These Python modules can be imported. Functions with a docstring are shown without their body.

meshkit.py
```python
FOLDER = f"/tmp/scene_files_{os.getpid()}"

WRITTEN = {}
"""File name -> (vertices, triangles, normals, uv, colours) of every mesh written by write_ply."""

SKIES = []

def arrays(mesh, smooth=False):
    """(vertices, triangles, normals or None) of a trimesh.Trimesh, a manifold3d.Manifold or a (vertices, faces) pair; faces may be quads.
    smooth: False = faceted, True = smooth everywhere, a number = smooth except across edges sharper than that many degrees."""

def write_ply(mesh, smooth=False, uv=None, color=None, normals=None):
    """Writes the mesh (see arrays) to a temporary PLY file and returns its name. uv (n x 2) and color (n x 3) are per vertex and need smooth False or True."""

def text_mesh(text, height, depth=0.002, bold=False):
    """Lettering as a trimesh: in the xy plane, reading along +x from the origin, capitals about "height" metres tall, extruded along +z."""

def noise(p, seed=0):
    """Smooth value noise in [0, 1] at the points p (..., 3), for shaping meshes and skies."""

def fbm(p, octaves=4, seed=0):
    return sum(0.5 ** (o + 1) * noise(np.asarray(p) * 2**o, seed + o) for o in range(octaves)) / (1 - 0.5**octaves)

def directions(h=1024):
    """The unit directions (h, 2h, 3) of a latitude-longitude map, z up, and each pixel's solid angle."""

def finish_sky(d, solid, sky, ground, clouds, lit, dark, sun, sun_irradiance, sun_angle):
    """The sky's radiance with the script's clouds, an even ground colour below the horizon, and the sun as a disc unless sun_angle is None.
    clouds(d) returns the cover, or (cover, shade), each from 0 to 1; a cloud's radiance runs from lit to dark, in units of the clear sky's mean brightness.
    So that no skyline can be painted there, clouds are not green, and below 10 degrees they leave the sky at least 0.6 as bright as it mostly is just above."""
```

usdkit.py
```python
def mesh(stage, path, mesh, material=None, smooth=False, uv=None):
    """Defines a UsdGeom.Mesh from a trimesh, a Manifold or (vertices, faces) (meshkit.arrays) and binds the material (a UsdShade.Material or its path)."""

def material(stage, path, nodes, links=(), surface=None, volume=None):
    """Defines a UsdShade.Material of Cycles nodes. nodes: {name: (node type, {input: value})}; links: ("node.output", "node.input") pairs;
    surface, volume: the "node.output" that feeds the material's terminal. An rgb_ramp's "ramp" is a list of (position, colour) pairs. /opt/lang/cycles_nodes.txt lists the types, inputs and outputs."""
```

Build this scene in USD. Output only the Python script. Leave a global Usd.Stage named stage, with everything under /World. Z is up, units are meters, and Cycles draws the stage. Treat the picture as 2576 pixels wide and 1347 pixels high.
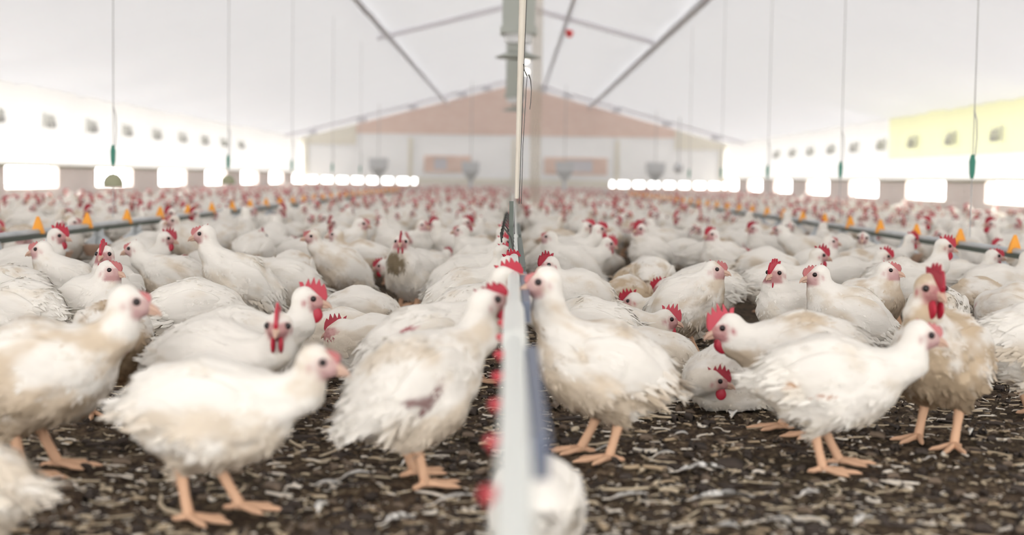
import math
import numpy as np
import trimesh
import usdkit, meshkit
from pxr import Gf, Sdf, Usd, UsdGeom, UsdLux, UsdShade, Vt

stage = Usd.Stage.CreateInMemory()
UsdGeom.SetStageUpAxis(stage, "Z")
UsdGeom.SetStageMetersPerUnit(stage, 1.0)
UsdGeom.Xform.Define(stage, "/World")

# ------------------------------------------------------------------ camera, sky, exposure
F_PX, CAM_Z, ROLL, HORIZON = 3600.0, 0.72, 0.016, 448.0
PITCH = math.atan((673.5 - HORIZON) / F_PX)
FWD = np.array([0, math.cos(PITCH), -math.sin(PITCH)])
UP0, RT0 = np.array([0, math.sin(PITCH), math.cos(PITCH)]), np.array([1.0, 0, 0])
RIGHT = math.cos(ROLL) * RT0 + math.sin(ROLL) * UP0
UP = math.cos(ROLL) * UP0 - math.sin(ROLL) * RT0
cam = UsdGeom.Camera.Define(stage, "/World/camera")
m4 = Gf.Matrix4d(*RIGHT, 0, *UP, 0, *(-FWD), 0, 0, 0, CAM_Z, 1)
cam.AddTransformOp().Set(m4)
cam.CreateHorizontalApertureAttr(36.0)
cam.CreateFocalLengthAttr(36.0 * F_PX / 2576)
cam.CreateFStopAttr(1.8)
cam.CreateFocusDistanceAttr(5.2)
cam.CreateClippingRangeAttr(Gf.Vec2f(0.05, 1000))
EXPOSURE = -0.72
cam.CreateExposureAttr(EXPOSURE)

SKY = 4.2
dome = UsdLux.DomeLight.Define(stage, "/World/sky")
dome.CreateIntensityAttr(SKY)
dome.CreateColorAttr(Gf.Vec3f(1.0, 0.985, 0.965))


def hor(px):
    return HORIZON + ROLL * (px - 1288)


def ground(px, D):
    """World (x, y) on the floor at distance D for a picture column px."""
    py = hor(px) + CAM_Z * F_PX / D
    a, b = (px - 1288) / F_PX, (673.5 - py) / F_PX
    d = FWD + a * RIGHT + b * UP
    t = -CAM_Z / d[2]
    return d[0] * t, d[1] * t


# ------------------------------------------------------------------ prim helpers
used = {}


def numbered(parent, name):
    k = (parent, name)
    n = used.get(k, -1) + 1
    used[k] = n
    return f"{parent}/{name}" if n == 0 else f"{parent}/{name}_{n:03d}"


def tag(prim, label=None, cat=None, group=None, kind=None):
    for k, v in (("label", label), ("category", cat), ("group", group), ("kind", kind)):
        if v:
            prim.SetCustomDataByKey(k, v)
    return prim


def thing(name, label, cat, loc=(0, 0, 0), rotz=0.0, scale=1.0, group=None, kind=None):
    x = UsdGeom.Xform.Define(stage, numbered("/World", name))
    x.AddTranslateOp().Set(Gf.Vec3d(*map(float, loc)))
    x.AddRotateZOp().Set(float(rotz))
    x.AddScaleOp().Set(Gf.Vec3f(scale, scale, scale))
    return tag(x.GetPrim(), label, cat, group, kind)


def copy_of(src, name, label, cat, loc, rotz, scale, group=None):
    p = thing(name, label, cat, loc, rotz, scale, group)
    p.GetReferences().AddInternalReference(src.GetPath())
    p.SetInstanceable(True)
    return p


def obj(name, mesh, mat, parent=None, smooth=30, tint=None, label=None, kind=None):
    par = "/World" if parent is None else str(parent.GetPath())
    m = usdkit.mesh(stage, numbered(par, name), mesh, mat, smooth=smooth)
    if tint is not None:
        UsdGeom.PrimvarsAPI(m).CreatePrimvar("tint", Sdf.ValueTypeNames.Color3fArray, "vertex").Set(
            Vt.Vec3fArray.FromNumpy(np.ascontiguousarray(tint, np.float32)))
    return tag(m.GetPrim(), label, None, None, kind)


def struct(name, mesh, mat, smooth=False):
    return tag(obj(name, mesh, mat, None, smooth), kind="structure")


def box(x0, x1, y0, y1, z0, z1):
    b = trimesh.creation.box([x1 - x0, y1 - y0, z1 - z0])
    b.apply_translation([(x0 + x1) / 2, (y0 + y1) / 2, (z0 + z1) / 2])
    return b


def cat_meshes(ms):
    return trimesh.util.concatenate(ms)


def tube(pts, radii, sides=8, caps=True):
    p = np.asarray(pts, float)
    r = np.broadcast_to(np.asarray(radii, float), (len(p),))
    t = np.gradient(p, axis=0)
    t /= np.linalg.norm(t, axis=1, keepdims=True) + 1e-12
    ref = np.array([0, 0, 1.0]) if abs(t[:, 2]).mean() < 0.8 else np.array([1.0, 0, 0])
    a = np.cross(t, ref)
    a /= np.linalg.norm(a, axis=1, keepdims=True) + 1e-12
    b = np.cross(t, a)
    an = np.arange(sides) * 2 * np.pi / sides
    v = p[:, None] + r[:, None, None] * (np.cos(an)[None, :, None] * a[:, None] + np.sin(an)[None, :, None] * b[:, None])
    v = v.reshape(-1, 3)
    i, j = np.meshgrid(np.arange(len(p) - 1), np.arange(sides), indexing="ij")
    q = np.stack([i * sides + j, i * sides + (j + 1) % sides, (i + 1) * sides + (j + 1) % sides, (i + 1) * sides + j], -1).reshape(-1, 4)
    f = np.vstack([q[:, [0, 2, 1]], q[:, [0, 3, 2]]])
    if caps:
        n = len(v)
        v = np.vstack([v, p[:1], p[-1:]])
        k = np.arange(sides)
        e = (len(p) - 1) * sides
        f = np.vstack([f, np.stack([np.full(sides, n), k, (k + 1) % sides], 1), np.stack([np.full(sides, n + 1), e + (k + 1) % sides, e + k], 1)])
    m = trimesh.Trimesh(v, f, process=False)
    return m


def lathe(profile, sides=20):
    """Profile of (radius, z) pairs turned around z."""
    pr = np.asarray(profile, float)
    return trimesh.creation.revolve(pr, sections=sides)


# ------------------------------------------------------------------ materials
L = "/World/Looks/"
UsdGeom.Scope.Define(stage, "/World/Looks")


def plain(name, color, rough=0.6, **kw):
    return usdkit.material(stage, L + name, {"p": ("principled_bsdf", {"base_color": color, "roughness": rough, **kw})}, [], surface="p.BSDF")


def noisy(name, c1, c2, scale=8.0, rough=0.7, stretch=(1, 1, 1), detail=4.0, bump=0.0, lo=0.35, hi=0.65, bdist=0.02, **kw):
    nodes = {
        "g": ("geometry", {}),
        "m": ("mapping", {"scale": stretch}),
        "n": ("noise_texture", {"scale": scale, "detail": detail}),
        "r": ("rgb_ramp", {"ramp": [(0, c1), (lo, c1), (hi, c2), (1, c2)]}),
        "p": ("principled_bsdf", {"roughness": rough, **kw}),
    }
    links = [("g.position", "m.vector"), ("m.vector", "n.vector"), ("n.fac", "r.fac"), ("r.color", "p.base_color")]
    if bump:
        nodes["b"] = ("bump", {"strength": bump, "distance": bdist})
        links += [("n.fac", "b.height"), ("b.normal", "p.normal")]
    return usdkit.material(stage, L + name, nodes, links, surface="p.BSDF")


M = {}
# feathers: colour from the mesh's own "tint" (white plumage, stains, bare skin), a little light passes through
M["feather"] = usdkit.material(stage, L + "feather", {
    "a": ("attribute", {"attribute": "tint"}),
    "tc": ("texture_coordinate", {}),
    "mp": ("mapping", {"scale": (14, 60, 60)}),
    "n": ("noise_texture", {"scale": 1.0, "detail": 3.0}),
    "bp": ("bump", {"strength": 0.35, "distance": 0.006}),
    "p": ("diffuse_bsdf", {}),
}, [("a.color", "p.color"), ("tc.object", "mp.vector"), ("mp.vector", "n.vector"), ("n.fac", "bp.height"),
    ("bp.normal", "p.normal"), ], surface="p.BSDF")
M["comb"] = usdkit.material(stage, L + "comb_red", {
    "oi": ("object_info", {}),
    "r": ("rgb_ramp", {"ramp": [(0, (0.34, 0.008, 0.028)), (0.6, (0.44, 0.012, 0.035)), (1, (0.46, 0.025, 0.05))]}),
    "p": ("principled_bsdf", {"roughness": 0.5}),
}, [("oi.random", "r.fac"), ("r.color", "p.base_color")], surface="p.BSDF")
M["comb_pale"] = plain("comb_pale", (0.48, 0.15, 0.15), 0.5)
M["beak"] = plain("beak_horn", (0.56, 0.37, 0.28), 0.45)
M["eye"] = plain("eye_dark", (0.018, 0.010, 0.010), 0.12)
M["litter"] = usdkit.material(stage, L + "litter_floor", {
    "g": ("geometry", {}),
    "n1": ("noise_texture", {"scale": 38.0, "detail": 5.0, "roughness": 0.65}),
    "r1": ("rgb_ramp", {"ramp": [(0, (0.020, 0.014, 0.011)), (0.42, (0.045, 0.031, 0.023)), (0.58, (0.11, 0.080, 0.055)), (0.72, (0.30, 0.23, 0.16)), (1, (0.42, 0.34, 0.25))]}),
    "n2": ("noise_texture", {"scale": 2.2, "detail": 2.0}),
    "r2": ("rgb_ramp", {"ramp": [(0.3, (0.7, 0.72, 0.66)), (0.7, (1.15, 1.08, 1.0))]}),
    "mx": ("mix_color", {"blend_type": "multiply", "fac": 1.0, "use_clamp": False}),
    "n3": ("noise_texture", {"scale": 120.0, "detail": 3.0}),
    "bp": ("bump", {"strength": 0.8, "distance": 0.01}),
    "p": ("principled_bsdf", {"roughness": 0.95, "specular_ior_level": 0.15}),
}, [("g.position", "n1.vector"), ("n1.fac", "r1.fac"), ("g.position", "n2.vector"), ("n2.fac", "r2.fac"), ("r1.color", "mx.a"), ("r2.color", "mx.b"),
    ("mx.result", "p.base_color"), ("g.position", "n3.vector"), ("n3.fac", "bp.height"), ("bp.normal", "p.normal")], surface="p.BSDF")
for nm, c in (("chip_straw", (0.60, 0.49, 0.34)), ("chip_pale", (0.80, 0.72, 0.61)), ("chip_tan", (0.44, 0.33, 0.21)), ("chip_dark", (0.05, 0.036, 0.028)), ("chip_mid", (0.16, 0.115, 0.08))):
    M[nm] = plain(nm, c, 0.85)
M["down"] = plain("fallen_feather_white", (0.80, 0.77, 0.72), 0.8)


def sheet(name, color, trans, rough=0.4, gloss=0.06, color2=None):
    """White sheeting that lets part of the daylight through (its wrinkles are in the mesh)."""
    nodes = {"p": ("diffuse_bsdf", {"color": color}), "t": ("translucent_bsdf", {"color": color2 or color}), "x": ("mix_closure", {"fac": trans})}
    links = [("p.BSDF", "x.closure1"), ("t.BSDF", "x.closure2")]
    if gloss:
        nodes["g"] = ("glossy_bsdf", {"color": (0.9, 0.9, 0.9), "roughness": rough})
        nodes["y"] = ("mix_closure", {"fac": gloss})
        links += [("x.closure", "y.closure1"), ("g.BSDF", "y.closure2")]
    return usdkit.material(stage, L + name, nodes, links, surface="y.closure" if gloss else "x.closure")


M["ceiling"] = sheet("ceiling_sheet", (0.78, 0.785, 0.81), 0.084, 0.28, 0.0)
M["curtain"] = sheet("curtain_sheet", (0.90, 0.90, 0.90), 0.125, 0.6, 0.0)
M["curtain_treelight"] = sheet("curtain_treelight_sheet", (0.80, 0.80, 0.62), 0.16, 0.6, 0.0, (0.80, 0.82, 0.52))  # olive light from trees outside, put into the sheet's colour
M["fixture"] = sheet("fixture_white", (0.88, 0.88, 0.86), 0.8, 0.4, 0.0)
M["brick_pink"] = noisy("pink_brickwork", (0.88, 0.77, 0.72), (0.91, 0.82, 0.77), 6.0, 0.85)  # brick paled: glare from the openings is painted into its colour
M["gable"] = usdkit.material(stage, L + "gable_brick", {  # brick lightened to carry the haze of the far end
    "g": ("geometry", {}), "s": ("separate_xyz", {}), "c": ("combine_xyz", {}),
    "b": ("brick_texture", {"scale": 1.0, "brick_width": 0.24, "row_height": 0.08, "mortar_size": 0.006, "color1": (0.84, 0.64, 0.55), "color2": (0.88, 0.70, 0.61), "mortar": (0.86, 0.74, 0.68)}),
    "p": ("principled_bsdf", {"roughness": 0.9}),
}, [("g.position", "s.vector"), ("s.x", "c.x"), ("s.z", "c.y"), ("c.vector", "b.vector"), ("b.color", "p.base_color")], surface="p.BSDF")
M["cream"] = plain("cream_paint", (0.86, 0.82, 0.72), 0.6)
M["rafter"] = plain("rafter_grey", (0.78, 0.75, 0.78), 0.6)  # distance haze put in as a paler grey
M["conduit"] = plain("conduit_grey", (0.72, 0.71, 0.74), 0.5)  # paled too, haze painted into the colour
M["pvc"] = plain("white_pvc", (0.78, 0.79, 0.74), 0.35)
M["pvc2"] = plain("white_pvc_profile", (0.74, 0.76, 0.71), 0.35)
M["shade_blue"] = plain("blue_grey_shade", (0.13, 0.15, 0.21), 0.45)  # shade on the pipe's right side, given as a dark colour
M["shade_hanger_green"] = plain("dark_green_shade_and_steel", (0.10, 0.12, 0.10), 0.5)  # same painted shade farther along; also the hanger's own steel
M["nipple"] = plain("nipple_red", (0.62, 0.06, 0.08), 0.4)
M["wire"] = plain("dark_wire", (0.06, 0.06, 0.055), 0.4)
M["pole"] = plain("cream_tube", (0.72, 0.66, 0.56), 0.5)
M["cord"] = plain("grey_cord", (0.46, 0.46, 0.45), 0.6)
M["clip"] = plain("green_clip", (0.02, 0.22, 0.15), 0.4)
M["olive"] = plain("olive_plastic", (0.34, 0.34, 0.22), 0.5)
M["orange"] = plain("orange_plastic", (0.90, 0.36, 0.02), 0.4)
M["galv"] = noisy("galvanised_steel", (0.42, 0.45, 0.46), (0.55, 0.57, 0.57), 5.0, 0.35, metallic=0.35)
M["trough"] = plain("trough_dark_green", (0.05, 0.07, 0.05), 0.5)
M["pan"] = noisy("pan_tan", (0.52, 0.34, 0.24), (0.62, 0.44, 0.32), 9.0, 0.7)
M["hopper"] = plain("hopper_grey", (0.64, 0.65, 0.66), 0.5)  # lightened in place of haze before the end wall
M["heater"] = plain("heater_grey_green", (0.46, 0.48, 0.43), 0.5)  # lightened in place of haze under the ridge
M["heater_white"] = plain("heater_white", (0.84, 0.84, 0.84), 0.4)
M["fixture_dark"] = plain("fixture_grey", (0.5, 0.5, 0.48), 0.5)
M["red_valve"] = plain("valve_red", (0.8, 0.08, 0.08), 0.4)
M["lamp"] = usdkit.material(stage, L + "lamp_glow", {"e": ("emission", {"color": (1, 0.95, 0.85), "strength": 6.0})}, [], surface="e.emission")
M["drop_tube"] = usdkit.material(stage, L + "drop_tube_clear", {
    "p": ("principled_bsdf", {"base_color": (0.62, 0.57, 0.50), "roughness": 0.4}), "t": ("transparent_bsdf", {"color": (0.95, 0.93, 0.9)}), "x": ("mix_closure", {"fac": 0.74})},
    [("p.BSDF", "x.closure1"), ("t.BSDF", "x.closure2")], surface="x.closure")
M["yard"] = noisy("outside_yard", (0.68, 0.65, 0.58), (0.76, 0.73, 0.66), 0.6, 0.9)

# ------------------------------------------------------------------ the house
HALF, RIDGE, SLOPE, Y0, Y1 = 7.0, 3.8, 0.264, -7.0, 47.3
rng = np.random.default_rng(11)

# floor: worked litter in front, plainer towards the back
def floor_mesh():
    xs = np.concatenate([[-HALF, -5, -3.6], np.arange(-2.6, 2.6001, 0.02), [3.6, 5, HALF]])
    ys = np.concatenate([[Y0, -2, 0.5, 1.4], np.arange(2.0, 7.0, 0.021), np.arange(7.2, 12, 0.3), np.arange(13, Y1 + 1, 2.2)])
    X, Y = np.meshgrid(xs, ys, indexing="ij")
    P = np.stack([X, Y, 0 * X], -1)
    n = meshkit.fbm(P * [30, 38, 1], 3, 3)
    n2 = meshkit.noise(P * [9, 9, 1], 9)
    fine = (np.abs(X) < 2.61) & (Y > 1.9) & (Y < 7.1)
    Z = np.where(fine, (n - 0.62) * 0.034 + (n2 - 0.6) * 0.012, -0.006)
    v = np.stack([X, Y, Z], -1).reshape(-1, 3)
    a, b = len(xs), len(ys)
    i, j = np.meshgrid(np.arange(a - 1), np.arange(b - 1), indexing="ij")
    k = i * b + j
    q = np.stack([k, k + b, k + b + 1, k + 1], -1).reshape(-1, 4)
    return v, q


struct("floor", floor_mesh(), M["litter"], smooth=True)
yl = cat_meshes([box(-60, -HALF - 0.16, -30, 80, -0.3, -0.1), box(HALF + 0.16, 60, -30, 80, -0.3, -0.1), box(-60, 60, Y1 + 0.3, 90, -0.32, -0.12)])
struct("ground_outside", yl, M["yard"])


def ceiling_mesh():
    xs = np.concatenate([np.linspace(-HALF - 0.5, 0, 32), np.linspace(0, HALF + 0.5, 32)[1:]])
    ys = np.arange(Y0, Y1 + 0.3, 0.14)
    X, Y = np.meshgrid(xs, ys, indexing="ij")
    w = meshkit.fbm(np.stack([X * 0.8, Y * 1.5, 0 * X], -1), 3, 5) - 0.5
    Z = RIDGE - SLOPE * np.abs(X) + 0.075 * np.clip((Y1 - 0.6 - Y) / 2, 0.15, 1) * w * np.clip(np.abs(X) / 0.6, 0, 1) - 0.012 * np.abs(np.sin(Y * np.pi / 1.5)) ** 8
    v = np.stack([X, Y, Z], -1).reshape(-1, 3)
    a, b = len(xs), len(ys)
    i, j = np.meshgrid(np.arange(a - 1), np.arange(b - 1), indexing="ij")
    k = i * b + j
    return v, np.stack([k, k + 1, k + b + 1, k + b], -1).reshape(-1, 4)


struct("ceiling", ceiling_mesh(), M["ceiling"], smooth=True)


def side_wall(side, y_open):
    s = -1 if side == "left" else 1
    w = tag(UsdGeom.Xform.Define(stage, f"/World/wall_{side}").GetPrim(), kind="structure")
    xa, xb = sorted((s * HALF, s * (HALF + 0.15)))
    obj("dwarf_wall", box(xa, xb, Y0, Y1, -0.05, 0.46), M["brick_pink"], w, False)
    k0 = int(math.floor((Y0 - y_open) / 4.3))
    eave = RIDGE - SLOPE * HALF
    for k in range(k0, 12):
        a, b = y_open + 4.3 * k + 1.15, y_open + 4.3 * (k + 1) - 1.15
        a, b = max(a, Y0), min(b, Y1)
        if b - a > 0.2:
            obj("pier", box(xa, xb, a, b, 0.46, 0.81), M["brick_pink"], w, False)
    # curtain of sheeting above the openings, slightly waved
    ys = np.arange(Y0, Y1 + 0.01, 0.16)
    zs = np.linspace(0.78, eave + 0.05, 7)
    Yg, Zg = np.meshgrid(ys, zs, indexing="ij")
    Xg = s * (HALF + 0.02 + 0.012 * np.sin(Yg * 9.0) + 0.02 * meshkit.noise(np.stack([Yg * 2, Zg * 2, 0 * Yg], -1), 2))
    lo, hi = (-9, -9)
    if side == "right":
        lo, hi = 18.6, 27.0
    v = np.stack([Xg, Yg, Zg], -1).reshape(-1, 3)
    i, j = np.meshgrid(np.arange(len(ys) - 1), np.arange(len(zs) - 1), indexing="ij")
    k = i * len(zs) + j
    q = np.stack([k, k + 1, k + len(zs) + 1, k + len(zs)], -1).reshape(-1, 4)
    cy, cz = v[q].mean(1)[:, 1], v[q].mean(1)[:, 2]
    g = (cy > lo) & (cy < hi) & (cz > 1.2)
    def part_of(qq):
        u, inv = np.unique(qq, return_inverse=True)
        return v[u], inv.reshape(qq.shape)

    obj("curtain", part_of(q[~g]), M["curtain"], w, True)
    if g.any():
        obj("curtain", part_of(q[g]), M["curtain_treelight"], w, True, label="curtain painted with the olive light of greenery outside")
    obj("curtain_rail", tube([[s * (HALF - 0.03), Y0, 0.79], [s * (HALF - 0.03), (Y0 + Y1) / 2, 0.79], [s * (HALF - 0.03), Y1, 0.79]], 0.018), M["olive"], w)
    return w


side_wall("left", 20.9)
side_wall("right", 20.1)

wb = tag(UsdGeom.Xform.Define(stage, "/World/wall_back").GetPrim(), kind="structure")
GZ = 2.12
xg = (RIDGE - GZ) / SLOPE
gab = trimesh.creation.extrude_polygon(__import__("shapely").Polygon([(-xg, GZ), (xg, GZ), (0, RIDGE)]), 0.2, engine="earcut")
gab.apply_transform(np.array([[1, 0, 0, 0], [0, 0, 1, Y1], [0, 1, 0, 0], [0, 0, 0, 1.0]]))
gab.fix_normals()
obj("gable", gab, M["gable"], wb, False)
obj("dwarf_wall", box(-HALF, HALF, Y1, Y1 + 0.15, -0.05, 0.47), M["brick_pink"], wb, False)
obj("curtain", box(-5.2, 5.3, Y1 + 0.02, Y1 + 0.04, 0.66, GZ), M["curtain"], wb, False)
obj("sill_panel", box(-3.2, 3.2, Y1 + 0.0, Y1 + 0.06, 0.47, 0.68), M["cream"], wb, False)
for a, b in ((-7.3, -5.2), (5.3, 7.3)):
    obj("side_panel", box(a, b, Y1 + 0.02, Y1 + 0.05, 0.66, 1.75), M["curtain"], wb, False)
    ea, eb = RIDGE - SLOPE * abs(a), RIDGE - SLOPE * abs(b)
    pol = __import__("shapely").Polygon([(a, 1.75), (b, 1.75), (b, eb), (a, ea)])
    pm = trimesh.creation.extrude_polygon(pol, 0.12, engine="earcut")
    pm.apply_transform(np.array([[1, 0, 0, 0], [0, 0, 1, Y1 - 0.04], [0, 1, 0, 0], [0, 0, 0, 1.0]]))
    pm.fix_normals()
    obj("cream_panel", pm, M["cream"], wb, False)
for x in np.concatenate([np.arange(-6.4, -3.5, 0.5), np.arange(3.9, 6.7, 0.5)]):
    obj("slot_post", box(x - 0.09, x + 0.09, Y1, Y1 + 0.1, 0.47, 0.67), M["cream"], wb, False)
for x in (-6.85, -3.4, 0.0, 3.4, 6.85):
    obj("post", box(x - 0.07, x + 0.07, Y1 - 0.08, Y1, -0.05, 2.0), M["cream"], wb, False)

for wi, (a, b, fa, fb) in enumerate(((-2.95, -1.4, -2.62, -2.2), (1.0, 3.08, 1.75, 2.6)), 1):
    w = tag(UsdGeom.Xform.Define(stage, f"/World/window_{wi}").GetPrim(), kind="structure")
    fr = [box(a, b, Y1 - 0.06, Y1 + 0.02, 1.33, 1.42), box(a, b, Y1 - 0.06, Y1 + 0.02, 0.86, 0.95), box(a, fa, Y1 - 0.06, Y1 + 0.02, 0.95, 1.33), box(fb, b, Y1 - 0.06, Y1 + 0.02, 0.95, 1.33)]
    obj("window_frame", cat_meshes(fr), M["gable"], w, False)
    obj("shutter", box(fa, fb, Y1 - 0.03, Y1 + 0.02, 0.95, 1.33), M["conduit"], w, False)

# rafters under the ceiling, with cleats
for ri, Y in enumerate((25.0, 43.8)):
    r = tag(UsdGeom.Xform.Define(stage, f"/World/trim_{ri + 1}").GetPrim(), kind="structure")
    for s in (-1, 1):
        W = 2.4 if ri == 0 else HALF
        p = __import__("shapely").Polygon([(0, RIDGE - 0.03), (s * W, RIDGE - SLOPE * W - 0.03), (s * W, RIDGE - SLOPE * W - 0.10), (0, RIDGE - 0.12)])
        e = trimesh.creation.extrude_polygon(p, 0.08, engine="earcut")
        e.apply_transform(np.array([[1, 0, 0, 0], [0, 0, 1, Y], [0, 1, 0, 0], [0, 0, 0, 1.0]]))
        e.fix_normals()
        obj("rafter", e, M["rafter"], r, False)
        for x in (0.85, 1.6, 3.1, 4.65, 6.15) if ri else ():
            obj("cleat", box(s * x - 0.14, s * x + 0.14, Y - 0.06, Y + 0.02, RIDGE - SLOPE * x - 0.22, RIDGE - SLOPE * x - 0.06), M["conduit"], r, False)

# conduits and tubes that run along the house
def run_tube(name, label, cat, x, z, r, mat, y0=Y0 + 0.2, y1=Y1 - 0.1):
    ys = np.linspace(y0, y1, 30)
    return tag(obj(name, tube(np.stack([0 * ys + x, ys, 0 * ys + z], 1), r, 10), mat), label, cat)


run_tube("ceiling_conduit", "grey conduit running under the ceiling slope on the left of the ridge", "conduit", -2.2, RIDGE - SLOPE * 2.2 - 0.09, 0.045, M["conduit"])
run_tube("ceiling_conduit", "darker grey conduit running under the ceiling slope on the right of the ridge", "conduit", 2.45, RIDGE - SLOPE * 2.45 - 0.09, 0.06, M["conduit"])
au = thing("auger_tube", "grey auger tube hung close beside the ridge with a small red valve", "tube")
ys = np.linspace(Y0 + 0.3, Y1 - 0.2, 24)
obj("tube", tube(np.stack([0 * ys + 0.9, ys, 0 * ys + 3.52], 1), 0.04, 10), M["conduit"], au)
for y in np.arange(4, Y1, 6.0):
    obj("hanger", tube([[0.9, y, 3.52], [0.9, y, RIDGE - SLOPE * 0.9]], 0.006, 6), M["cord"], au)
vb = trimesh.creation.icosphere(2, 0.075)
vb.apply_scale([1, 1, 1.25])
vb.apply_translation([1.02, 27.5, 3.50])
obj("valve", vb, M["red_valve"], au, True, label="red valve")
for y, z in ((24.0, 2.68), (29.0, 2.86)):
    lp = thing("ridge_lamp", "glowing round lamp hung under the ridge beside the cream tube, " + ("upper of the two" if y < 25 else "lower of the two"), "lamp", (0.17 if y < 25 else 0.22, y, 0))
    s = trimesh.creation.icosphere(2, 0.055)
    s.apply_translation([0, 0, z])
    obj("bulb", s, M["lamp"], lp, True)
    obj("lamp_cord", tube([[0, 0, z + 0.04], [0, 0, RIDGE - 0.03]], 0.006, 6), M["cord"], lp)
    obj("socket", tube([[0, 0, z + 0.045], [0, 0, z + 0.11]], 0.025, 10), M["fixture"], lp)

# heaters on the ridge line
def heater(y, scale, label, x=0.03):
    h = thing("ceiling_heater", label, "heater", (x, y, 0))
    zb = 2.33 if scale == 1 else 2.33 + 0.02
    body = trimesh.creation.box([0.36, 0.36, RIDGE - 0.08 - zb])
    body.apply_translation([0, 0, (RIDGE - 0.08 + zb) / 2])
    obj("housing", body, M["heater"], h, False)
    obj("collar", lathe([(0.0, zb - 0.12), (0.15, zb - 0.12), (0.16, zb), (0.0, zb)], 24), M["heater_white"], h)
    obj("flange", box(-0.2, 0.2, -0.2, 0.2, zb - 0.02, zb + 0.05), M["heater"], h, False)
    obj("reflector", lathe([(0.0, zb - 0.20), (0.10, zb - 0.21), (0.25, zb - 0.27), (0.25, zb - 0.28), (0.08, zb - 0.24), (0.0, zb - 0.23)], 28), M["heater"], h)
    obj("stem", tube([[0, 0, zb - 0.22], [0, 0, zb - 0.1]], 0.02, 8), M["heater"], h)
    return h


heater(16.0, 1, "large grey boxed heater with white collar and dark disc below the ridge")
heater(29.0, 0.8, "far small grey heater under the ridge in front of the brick gable", 0.0)

dt = thing("feed_drop_tube", "clear beige drop tube hanging from ridge to floor beside the cream tube", "tube", (0.33, 22.0, 0))
obj("tube", tube([[0, 0, 0.0], [0, 0, 1.9], [0, 0, RIDGE - 0.12]], 0.085, 18), M["drop_tube"], dt)
obj("collar", tube([[0, 0, RIDGE - 0.3], [0, 0, RIDGE - 0.09]], 0.1, 18), M["fixture"], dt)

# hoppers before the back wall
for i, (x, z0, lb) in enumerate(((-3.86, 0.0, "leftmost grey hopper hanging before the white end wall"), (-1.22, -0.06, "grey hopper before the end wall just left of the centre tubes"),
                                 (1.46, -0.02, "grey hopper before the end wall just right of the centre tubes"), (4.05, 0.0, "rightmost grey hopper hanging before the white end wall"))):
    h = thing("feed_hopper", lb, "hopper", (x, 41.0, 0))
    t = 1.22 + z0
    v, parts = [], []
    c = trimesh.convex.convex_hull(np.array([[sx * 0.26, sy * 0.26, t] for sx in (-1, 1) for sy in (-1, 1)] + [[sx * 0.24, sy * 0.24, t - 0.28] for sx in (-1, 1) for sy in (-1, 1)]))
    obj("bin", c, M["hopper"], h, False)
    c = trimesh.convex.convex_hull(np.array([[sx * 0.24, sy * 0.24, t - 0.28] for sx in (-1, 1) for sy in (-1, 1)] + [[sx * 0.05, sy * 0.05, t - 0.55] for sx in (-1, 1) for sy in (-1, 1)]))
    obj("funnel", c, M["hopper"], h, False)
    obj("outlet", tube([[0, 0, 0.0], [0, 0, t - 0.52]], 0.05, 10), M["hopper"], h)
    obj("hanging_cord", tube([[0, 0, t], [0, 0, RIDGE - SLOPE * abs(x) - 0.03]], 0.01, 6), M["cord"], h)
hl = thing("hanging_lamp", "small grey pear-shaped lamp on a cord before the end wall", "lamp", (4.72, 41.0, 0))
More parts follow.
